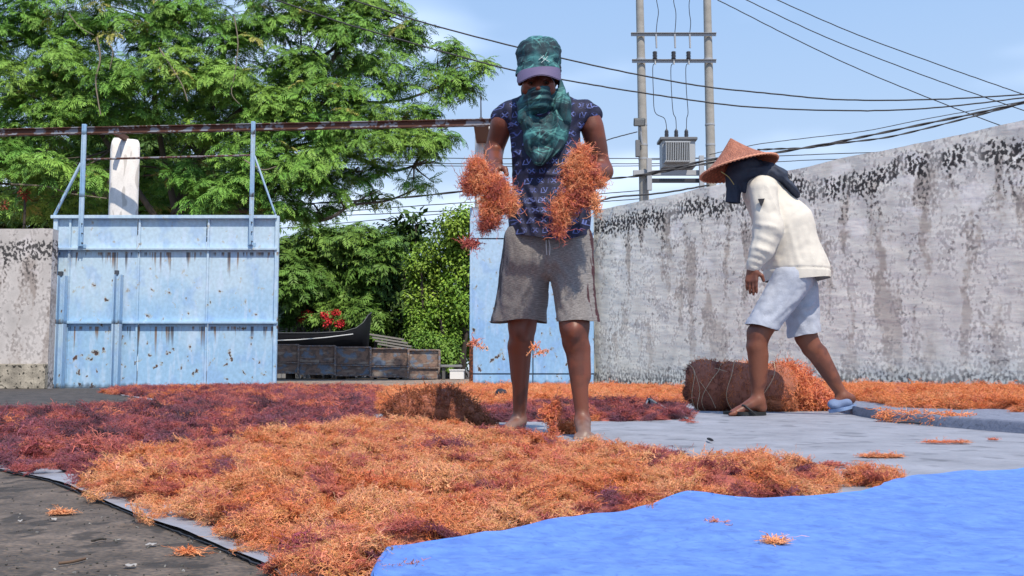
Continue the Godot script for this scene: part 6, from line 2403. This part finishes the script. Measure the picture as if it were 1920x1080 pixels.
# ---------------------------------------------------------------- the walking worker
func walking_worker() -> void:
	var m := func(px, py, dz): return at(px, py, 6.15 - dz)
	var Z := Vector3(0, 0, 1)
	var base := gnd(1470, 780)
	var o := thing("person", "bent worker walking left in conical straw hat, off-white sweatshirt and pale blue shorts", "person", Vector3(base.x, 0, -6.15))
	var bones := [
		bn(m.call(1430, 350, 0), m.call(1485, 510, 0), 0.10, 0.12, 0.03),
		bn(m.call(1425, 340, 0), m.call(1395, 322, 0), 0.055, 0.055, 0.03),
		# near leg, in front
		bn(m.call(1475, 540, 0.07), m.call(1424, 626, 0.09), 0.085, 0.064, 0.03),
		bn(m.call(1423, 622, 0.09), m.call(1419, 650, 0.085), 0.0620, 0.0590, 0.02),
		bn(m.call(1419, 648, 0.085), m.call(1421, 748, 0.06), 0.0575, 0.0350, 0.02),
		bn(m.call(1424, 668, 0.075), m.call(1425, 715, 0.065), 0.052, 0.038, 0.03),
		bn(m.call(1411, 622, 0.09), m.call(1411, 632, 0.09), 0.032, 0.030, 0.02),
		bn(m.call(1422, 750, 0.06), m.call(1427, 764, 0.06), 0.036, 0.036, 0.015),
		bn(m.call(1420, 752, 0.06), m.call(1385, 771, 0.075), 0.042, 0.026, 0.02, Z, 0.85),
		bn(m.call(1385, 771, 0.075), m.call(1374, 774, 0.085), 0.027, 0.021, 0.015, Z, 0.75),
		# far leg, behind
		bn(m.call(1500, 545, -0.08), m.call(1511, 632, -0.10), 0.085, 0.066, 0.03),
		bn(m.call(1511, 628, -0.10), m.call(1522, 652, -0.10), 0.0640, 0.0600, 0.02),
		bn(m.call(1521, 650, -0.10), m.call(1579, 740, -0.12), 0.0570, 0.0340, 0.02),
		bn(m.call(1537, 662, -0.12), m.call(1562, 706, -0.13), 0.050, 0.036, 0.03),
		bn(m.call(1580, 742, -0.12), m.call(1594, 748, -0.12), 0.034, 0.034, 0.015),
		bn(m.call(1580, 745, -0.12), m.call(1566, 758, -0.11), 0.036, 0.025, 0.02, Z, 0.85)]
	# toes of the front foot
	for k in 5:
		var t0: Vector3 = m.call(1376, 774, 0.085) + Vector3(-0.005 + 0.008 * absf(k - 3.0) * 0.5, 0.0, (k - 2.0) * 0.016)
		bones.push_back(bn(t0, t0 + Vector3(-0.030 + (4 - k) * 0.004, -0.008, 0.003), 0.013 + (0.003 if k == 4 else 0.0), 0.0105, 0.006))
	var g := body(bones, 0.010)
	var hb := hand(m.call(1411, 501, 0.20), Vector3(-0.12, -1.0, 0.10), Vector3(0.5, -0.05, -0.75), 1.0, 0.16)
	g.add(body(hb, 0.005))
	g.add(body([bn(m.call(1390, 310, 0), m.call(1386, 318, 0), 0.086, 0.084, 0.03), bn(m.call(1376, 326, 0), m.call(1373, 338, 0), 0.055, 0.045, 0.03), bn(m.call(1364, 326, 0), m.call(1361, 331, 0), 0.012, 0.013, 0.01)], 0.007))
	g.paint(func(p: Vector3, n: Vector3):
		return Color(0.18, 0.060, 0.035).lerp(Color(0.12, 0.040, 0.025), step_(0.0, 0.35, no1.get_noise_3d(p.x * 7.0, p.y * 7.0, p.z * 7.0))))
	put(g, "body", skin_mat(), o)
	# sweatshirt
	var sw := [
		bn(m.call(1430, 362, 0), m.call(1470, 425, 0), 0.122, 0.172, 0.04),
		bn(m.call(1470, 425, 0), m.call(1494, 510, 0.0), 0.172, 0.190, 0.04),
		bn(m.call(1494, 510, 0.0), m.call(1502, 570, 0.0), 0.193, 0.195, 0.03),
		bn(m.call(1428, 352, 0.15), m.call(1430, 352, -0.15), 0.070, 0.070, 0.05),
		bn(m.call(1419, 338, 0), m.call(1408, 332, 0), 0.068, 0.062, 0.04),
		bn(m.call(1430, 360, 0.155), m.call(1441, 430, 0.20), 0.084, 0.086, 0.03),
		bn(m.call(1441, 430, 0.20), m.call(1428, 470, 0.21), 0.084, 0.070, 0.03),
		bn(m.call(1428, 470, 0.21), m.call(1413, 498, 0.20), 0.068, 0.047, 0.02),
		bn(m.call(1430, 360, -0.15), m.call(1436, 440, -0.20), 0.080, 0.078, 0.03),
		bn(m.call(1436, 440, -0.2), m.call(1440, 500, -0.16), 0.070, 0.05, 0.03)]
	var fl := []
	for l in [[1418, 418, 1462, 428, 0.285, 0.014], [1420, 440, 1455, 455, 0.29, 0.012], [1414, 462, 1448, 474, 0.285, 0.014], [1409, 474, 1440, 486, 0.28, 0.013], [1404, 485, 1432, 496, 0.26, 0.012], [1436, 345, 1462, 410, 0.23, 0.013], [1448, 340, 1474, 400, 0.16, 0.010], [1468, 440, 1440, 505, 0.22, 0.013], [1480, 420, 1500, 500, 0.19, 0.010], [1510, 430, 1525, 505, 0.14, 0.009], [1412, 345, 1424, 420, 0.24, 0.008], [1460, 470, 1470, 520, 0.2, 0.008]]:
		fl.push_back(fold(m.call(l[0], l[1], l[4]), m.call(l[2], l[3], l[4]), l[5] * 0.75, 0.017))
	var hem: float = m.call(1495, 521, 0.18).y
	g = body(sw, 0.0075, func(p: Vector3, n: Vector3):
		var rib := 0.006 * exp(-pow((p.y - hem - 0.065) / 0.004, 2.0)) * step_(-0.2, 0.0, p.x - base.x + 0.13)
		return folds(p, n, fl) + rib + 0.005 * no3.get_noise_3d(p.x * 6.0, p.y * 4.0, p.z * 6.0) + 0.003 * no1.get_noise_3d(p.x * 10.0, p.y * 10.0, p.z * 10.0))
	var xa: float = m.call(1428, 500, 0.2).x
	g.cut(func(p: Vector3): return -1.0 if (p.x < xa and p.z > -6.15 + 0.12) else hem + (p.x - base.x) * 0.05 + 0.004 * sin(p.x * 16.0 + p.z * 9.0))
	var sweat := mat(Color(0.60, 0.565, 0.51), 0.9)
	bump(sweat, cloth_bump(65, 0.08, 2.0), 0.3)
	tri_tex(sweat, 2.2)
	put(g, "sweatshirt", sweat, o)
	g = Geo.new()
	var tc: Vector3 = m.call(1428, 378, 0.258)
	g.flat([tc + Vector3(-0.019, 0.017, -0.004), tc + Vector3(-0.004, -0.030, 0.010), tc + Vector3(0.019, 0.018, 0.004)])
	g.flat([tc + Vector3(-0.019, 0.017, -0.012), tc + Vector3(0.019, 0.018, -0.004), tc + Vector3(-0.004, -0.030, 0.002)])
	put(g, "sleeve_tear", mat(Color(0.015, 0.015, 0.022), 0.9), o)
	# shorts
	var so := [
		bn(m.call(1484, 520, 0.07), m.call(1486, 520, -0.07), 0.125, 0.125, 0.03),
		bn(m.call(1478, 536, 0.07), m.call(1430, 610, 0.09), 0.118, 0.094, 0.02),
		bn(m.call(1430, 610, 0.09), m.call(1416, 636, 0.09), 0.094, 0.094, 0.02),
		bn(m.call(1500, 545, -0.08), m.call(1507, 622, -0.10), 0.115, 0.098, 0.02),
		bn(m.call(1507, 622, -0.10), m.call(1510, 660, -0.10), 0.098, 0.098, 0.02)]
	fl = []
	for l in [[1450, 540, 1425, 600, 0.17, 0.008], [1480, 560, 1440, 610, 0.16, 0.010], [1505, 550, 1450, 600, 0.14, 0.012], [1500, 570, 1465, 600, 0.10, 0.010], [1530, 570, 1500, 580, 0.0, 0.012], [1525, 600, 1505, 590, -0.01, 0.010], [1490, 590, 1510, 625, -0.01, 0.009]]:
		fl.push_back(fold(m.call(l[0], l[1], l[4]), m.call(l[2], l[3], l[4]), l[5] * 0.8, 0.018))
	g = body(so, 0.0075, func(p: Vector3, n: Vector3): return folds(p, n, fl) + 0.006 * no3.get_noise_3d(p.x * 6.0, p.y * 5.0, p.z * 6.0) + 0.003 * no1.get_noise_3d(p.x * 11.0, p.y * 11.0, p.z * 11.0))
	var ha: Vector3 = m.call(1400, 607, 0.09)
	var hb1: Vector3 = m.call(1455, 620, 0.09)
	var hc: Vector3 = m.call(1478, 634, -0.1)
	var hd: Vector3 = m.call(1535, 622, -0.1)
	var xs: float = m.call(1468, 610, 0.0).x
	g.cut(func(p: Vector3):
		if p.x < xs: return lerpf(ha.y, hb1.y, (p.x - ha.x) / (hb1.x - ha.x)) + 0.003 * sin(p.x * 40.0)
		return lerpf(hc.y, hd.y, (p.x - hc.x) / (hd.x - hc.x)) + 0.003 * sin(p.x * 40.0))
	var dn := texture(256, 256, func(x, y):
		var v := 0.72 + 0.06 * no1.get_noise_2d(x * 0.02, y * 0.02) + 0.05 * no2.get_noise_2d(x * 0.9, y * 0.12)
		return Color(v * 0.93, v * 0.955, v * 1.02))
	var shorts := mat(Color(0.95, 0.97, 1.0), 0.9, dn)
	tri_tex(shorts, 2.5)
	bump(shorts, cloth_bump(66, 0.05, 3.0), 0.4)
	put(g, "shorts", shorts, o)
	# dark cloth under the hat
	var sc := [
		bn(m.call(1392, 314, 0), m.call(1386, 326, 0), 0.098, 0.092, 0.03),
		bn(m.call(1394, 318, 0.02), m.call(1436, 326, 0.03), 0.085, 0.070, 0.03),
		bn(m.call(1436, 318, 0.05), m.call(1462, 330, 0.06), 0.062, 0.058, 0.03, Vector3(-0.5, 0.85, 0).normalized(), 1.7),
		bn(m.call(1460, 328, 0.06), m.call(1486, 356, 0.06), 0.058, 0.064, 0.03, Vector3(0.75, 0.65, 0).normalized(), 2.8),
		bn(m.call(1374, 335, 0.02), m.call(1375, 376, 0.03), 0.047, 0.050, 0.02, Vector3(0.2, 0, 1).normalized(), 1.9),
		bn(m.call(1396, 340, 0.03), m.call(1397, 356, 0.04), 0.026, 0.020, 0.02)]
	fl = []
	for l in [[1385, 320, 1440, 312, 0.10, 0.010], [1400, 332, 1450, 322, 0.11, 0.010], [1440, 315, 1480, 345, 0.11, 0.012], [1450, 312, 1490, 348, 0.06, 0.010], [1368, 340, 1366, 375, 0.07, 0.007], [1382, 340, 1384, 375, 0.07, 0.007]]:
		fl.push_back(fold(m.call(l[0], l[1], l[4]), m.call(l[2], l[3], l[4]), l[5], 0.014))
	g = body(sc, 0.0075, func(p: Vector3, n: Vector3): return folds(p, n, fl) + 0.005 * no3.get_noise_3d(p.x * 9.0, p.y * 9.0, p.z * 9.0))
	var cy: float = m.call(1375, 380, 0.03).y
	g.cut(func(p: Vector3): return cy + 0.004 * sin(p.x * 40.0))
	put(g, "headscarf", mat(Color(0.022, 0.032, 0.060), 0.75), o)
	# conical hat
	var c: Vector3 = m.call(1385, 316, 0.02)
	var ax := Vector3(-0.205, 0.965, -0.115).normalized()
	var hx := Vector3(1, 0, 0)
	hx = (hx - ax * hx.dot(ax)).normalized()
	var hz := hx.cross(ax)
	var weave := texture(512, 256, func(x, y):
		var i := int(x / 16.0)
		var j := int(y / 16.0)
		var fx: float = fmod(x, 16.0) / 16.0
		var fy: float = fmod(y, 16.0) / 16.0
		var over := (i + j) % 2 == 0
		var e: float = absf((fy if over else fx) - 0.5) * 2.0
		var v := (0.62 if over else 0.54) + 0.09 * no2.get_noise_2d(i * 3.1, j * 5.7) - 0.12 * step_(0.72, 1.0, e) + 0.05 * no1.get_noise_2d(x * 0.4, y * 0.4)
		var fade := 0.06 * no1.get_noise_2d(x * 0.01, y * 0.02)
		return Color(v * 1.06 + fade, v * 0.66 + fade, v * 0.50 + fade))
	var wb := PackedByteArray(); wb.resize(256 * 256)
	for y in 256:
		for x in 256:
			var over := (int(x / 16.0) + int(y / 16.0)) % 2 == 0
			var f: float = fmod(y if over else x, 16) / 16.0
			wb[y * 256 + x] = int(255.0 * (0.3 + 0.7 * sin(PI * f)))
	var straw := mat(Color(1, 1, 1), 0.7, weave)
	straw.uv1_scale = Vector3(2, 1, 1)
	bump(straw, normal_tex(wb, 256, 256, 4.0), 0.8)
	var R := 0.236
	var H := 0.198
	for side in [0, 1]:
		var rows := []
		var uvs := []
		for i in 17:
			var t := i / 16.0
			var row := []
			var ur := []
			for k in 65:
				var a := TAU * k / 64.0
				var rr = R * (1.0 - t) * (1.0 + 0.012 * sin(a * 3.0 + 1.0)) + 0.004 - side * 0.004
				var y = H * (t - 0.10 * sin(PI * t)) - side * 0.006 + 0.006 * sin(a * 2.0 + 0.6) * (1.0 - t)
				row.push_back(c + hx * (cos(a) * rr) + hz * (sin(a) * rr) + ax * y)
				ur.push_back(Vector2(k / 64.0 * 2.0, t * 0.9))
			rows.push_back(row); uvs.push_back(ur)
		g = Geo.new()
		g.grid(rows, uvs)
		for i in g.v.size():
			var q := g.v[i] - c
			var out := (q - ax * q.dot(ax)).normalized() * H + ax * R
			if g.n[i].dot(out) * (1.0 if side == 0 else -1.0) < 0.0: g.n[i] = -g.n[i]
		g.orient()
		if side == 0:
			put(g, "hat", straw, o)
		else:
			put(g, "hat_lining", mat(Color(0.75, 0.55, 0.42), 0.8, weave), o)
	g = Geo.new()
	var pts := PackedVector3Array()
	var rad := PackedFloat32Array()
	for k in 361:
		var a := TAU * k / 360.0
		var rr := (R + 0.003) * (1.0 + 0.012 * sin(a * 3.0 + 1.0))
		pts.push_back(c + hx * (cos(a) * rr) + hz * (sin(a) * rr) + ax * (0.006 * sin(a * 2.0 + 0.6) - 0.001))
		rad.push_back(0.0062 + 0.0026 * sin(k * TAU / 6.0 + 0.5))
	g.tube(pts, rad, 6, false)
	put(g, "hat_rim", mat(Color(0.62, 0.27, 0.17), 0.7), o)
	g = Geo.new()
	g.tube(curve([m.call(1352, 322, 0.16), m.call(1366, 332, 0.13), m.call(1376, 346, 0.10)], 8), rads(0.003, 9), 5)
	put(g, "chin_cord", mat(Color(0.30, 0.25, 0.10), 0.8), o)
	# flip-flop on the front foot, blue slipper on the rear
	g = Geo.new()
	var d := Vector3(-1, 0, 0.12).normalized()
	var heel: Vector3 = m.call(1436, 778, 0.06)
	heel.y = 0.032
	var sole := func(g_: Geo, from: Vector3, dir: Vector3, up: Vector3, ln: float, wd: float, th: float) -> void:
		var wv := dir.cross(up).normalized()
		var ring := []
		for k in 40:
			var a := TAU * k / 40.0
			var s := 0.5 - 0.5 * cos(a)
			var w := wd * pow(absf(sin(a)), 0.7) * signf(sin(a)) * (0.82 + 0.22 * s - 0.12 * sin(PI * s))
			ring.push_back(from + dir * (ln * s) + wv * w + up * (0.006 * pow(s, 3.0)))
		var tops := []
		var bots := []
		for p in ring:
			tops.push_back(p); bots.push_back(p - up * th)
		var k0 := g_.v.size()
		g_.flat(tops)
		bots.reverse()
		g_.flat(bots)
		bots.reverse()
		g_.grid([tops + [tops[0]], bots + [bots[0]]], [], up)
		var mid := from + dir * ln * 0.5
		for i in range(k0 + 80, g_.v.size()):
			var q := g_.v[i] - mid
			g_.n[i] = (q - up * q.dot(up)).normalized()
		for i in 40:
			g_.n[k0 + i] = up
			g_.n[k0 + 40 + i] = -up
		g_.orient()
	sole.call(g, heel, d, Vector3(-0.07, 1.0, 0).normalized(), 0.262, 0.046, 0.020)
	var fo := put(g, "flip_flop", mat(Color(0.016, 0.018, 0.02), 0.7), o)
	fo.set_meta("label", "black flip-flop on the front foot")
	g = Geo.new()
	for s in [-1.0, 1.0]:
		g.tube(curve([m.call(1388, 772, 0.085) + Vector3(0, -0.012, 0), m.call(1392, 764, 0.085) + Vector3(0, 0.014, s * 0.012), m.call(1404, 770, 0.078) + Vector3(0, 0.004, s * 0.042), m.call(1412, 776, 0.07) + Vector3(0, 0.0, s * 0.047)], 12), rads(0.0062, 13), 6)
	put(g, "strap", mat(Color(0.012, 0.013, 0.016), 0.6), fo as Node3D)
	g = Geo.new()
	var h2: Vector3 = m.call(1604, 757, -0.12)
	sole.call(g, h2, Vector3(-0.97, -0.24, 0.1).normalized(), Vector3(-0.24, 0.97, 0).normalized(), 0.175, 0.048, 0.020)
	fo = put(g, "slipper", mat(Color(0.20, 0.30, 0.52), 0.7), o)
	fo.set_meta("label", "light blue slipper on the rear foot")
	g = body([bn(m.call(1563, 761, -0.09), m.call(1565, 758, -0.15), 0.026, 0.026, 0.02, Vector3(0.3, 0.95, 0).normalized(), 1.5), bn(m.call(1566, 759, -0.115), m.call(1584, 754, -0.115), 0.044, 0.046, 0.03, Vector3(0.3, 0.95, 0).normalized(), 1.35)], 0.008)
	put(g, "slipper_band", mat(Color(0.15, 0.21, 0.36), 0.85), fo as Node3D)

# ---------------------------------------------------------------- small things on the ground
func small_things() -> void:
	var r := RandomNumberGenerator.new()
	r.seed = 15
	# chips and grit on the bare concrete
	var g := Geo.new()
	for i in 380:
		var px := r.randf_range(-60, 560)
		var py := r.randf_range(900, 1085)
		if py - 900.0 < (px - 92.0) * 0.42 - 10.0: continue
		var p := gnd(px, py)
		var s := r.randf_range(0.0008, 0.0028)
		var v := 0.05 + 0.25 * pow(r.randf(), 4.0)
		g.col = Color(v, v * 0.96, v * 0.9)
		var b := Basis(Vector3(r.randfn(), r.randfn(), r.randfn()).normalized(), r.randf() * TAU)
		g.box(p + Vector3(0, s * 0.4, 0), Vector3(s * r.randf_range(1, 2.4), s, s * r.randf_range(0.8, 1.6)), b)
	var o := thing("grit", "loose grit and chips on the bare concrete floor at the left", "grit")
	kind(o, "stuff")
	kind(put(g, "chips", mat(Color(1, 1, 1), 0.9), o), "stuff")
	for d in [["dry brown twig on the bare concrete at the lower left", [[110, 1056], [135, 1053], [160, 1047]], Color(0.12, 0.075, 0.05), 0.0022],
		["short dark splinter on the concrete below the tarpaulin's edge", [[172, 1014], [190, 1010], [198, 1011]], Color(0.04, 0.035, 0.03), 0.002]]:
		g = Geo.new()
		var ps := []
		for p in d[1]: ps.push_back(gnd(p[0], p[1], 0.005))
		g.tube(curve(ps, 10), rads(d[3], 11), 6)
		o = thing("twig", d[0], "twig", ps[1])
		put(g, "stick", mat(d[2], 0.9), o)
	# pale flakes
	var flake_at := [["white flake of paper on the concrete at the lower left, nearest the tarpaulin edge", 284, 1022, 0.008], ["small white flake on the concrete left of the dry twig", 40, 978, 0.006], ["crumpled pale scrap on the concrete at the bottom of the picture", 243, 1062, 0.008], ["tiny pale scrap on the concrete under the tarpaulin's left corner", 100, 975, 0.006]]
	for d in flake_at:
		var p := gnd(d[1], d[2], 0.003)
		g = Geo.new()
		var rows := []
		for i in 4:
			var row := []
			for k in 5:
				row.push_back(p + Vector3((k - 2.0) * d[3] * 0.5, 0.004 * (0.5 + no1.get_noise_2d(i * 1.3 + d[1], k * 1.7)), (i - 1.5) * d[3] * 0.5))
			rows.push_back(row)
		g.grid(rows)
		o = thing("paper_scrap", d[0], "scrap", p)
		put(g, "flake", mat(Color(0.34, 0.32, 0.30), 0.8), o)
	# folded corner of the tarpaulin and bits around it
	g = Geo.new()
	var prof := [[1207, 766, 0.02, 0.02], [1216, 762, 0.085, 0.06], [1232, 766, 0.060, 0.075], [1250, 771, 0.030, 0.08], [1268, 776, 0.018, 0.07], [1288, 780, 0.010, 0.05]]
	var rows := []
	for p in prof:
		var q := gnd(p[0], p[1] + 10)
		var row := []
		for k in 13:
			var a := PI * k / 12.0
			row.push_back(q + Vector3(0.02 * no1.get_noise_2d(p[0] * 0.3, k * 0.5), sin(a) * p[2] + 0.010 + 0.010 * no1.get_noise_2d(p[0], k * 0.7), -cos(a) * p[3]))
		rows.push_back(row)
	g.grid(rows)
	o = thing("cloth", "turned up grey fold of sheet beside the left end of the seaweed roll", "cloth", gnd(1240, 775))
	put(g, "fold", mat(Color(0.17, 0.18, 0.205), 0.75), o)
	g = Geo.new()
	g.tube(curve([gnd(932, 741, 0.03), gnd(940, 738, 0.075), gnd(948, 741, 0.03)], 10), PackedFloat32Array([0.01, 0.025, 0.035, 0.045, 0.05, 0.05, 0.045, 0.04, 0.03, 0.02, 0.01]), 8)
	o = thing("rag", "small dark rag on the far seaweed left of the standing worker's shin", "rag", gnd(940, 742))
	put(g, "cloth", mat(Color(0.02, 0.024, 0.04), 0.8), o)
	# black scrap on the grey tarpaulin
	g = Geo.new()
	g.tube(curve([gnd(1326, 822, 0.02), gnd(1332, 824, 0.022), gnd(1338, 826, 0.02)], 6), PackedFloat32Array([0.002, 0.004, 0.006, 0.006, 0.005, 0.003, 0.001]), 6)
	o = thing("leaf_scrap", "tiny black scrap on the open grey tarpaulin", "scrap", gnd(1332, 824))
	put(g, "scrap", mat(Color(0.012, 0.012, 0.016), 0.8), o)
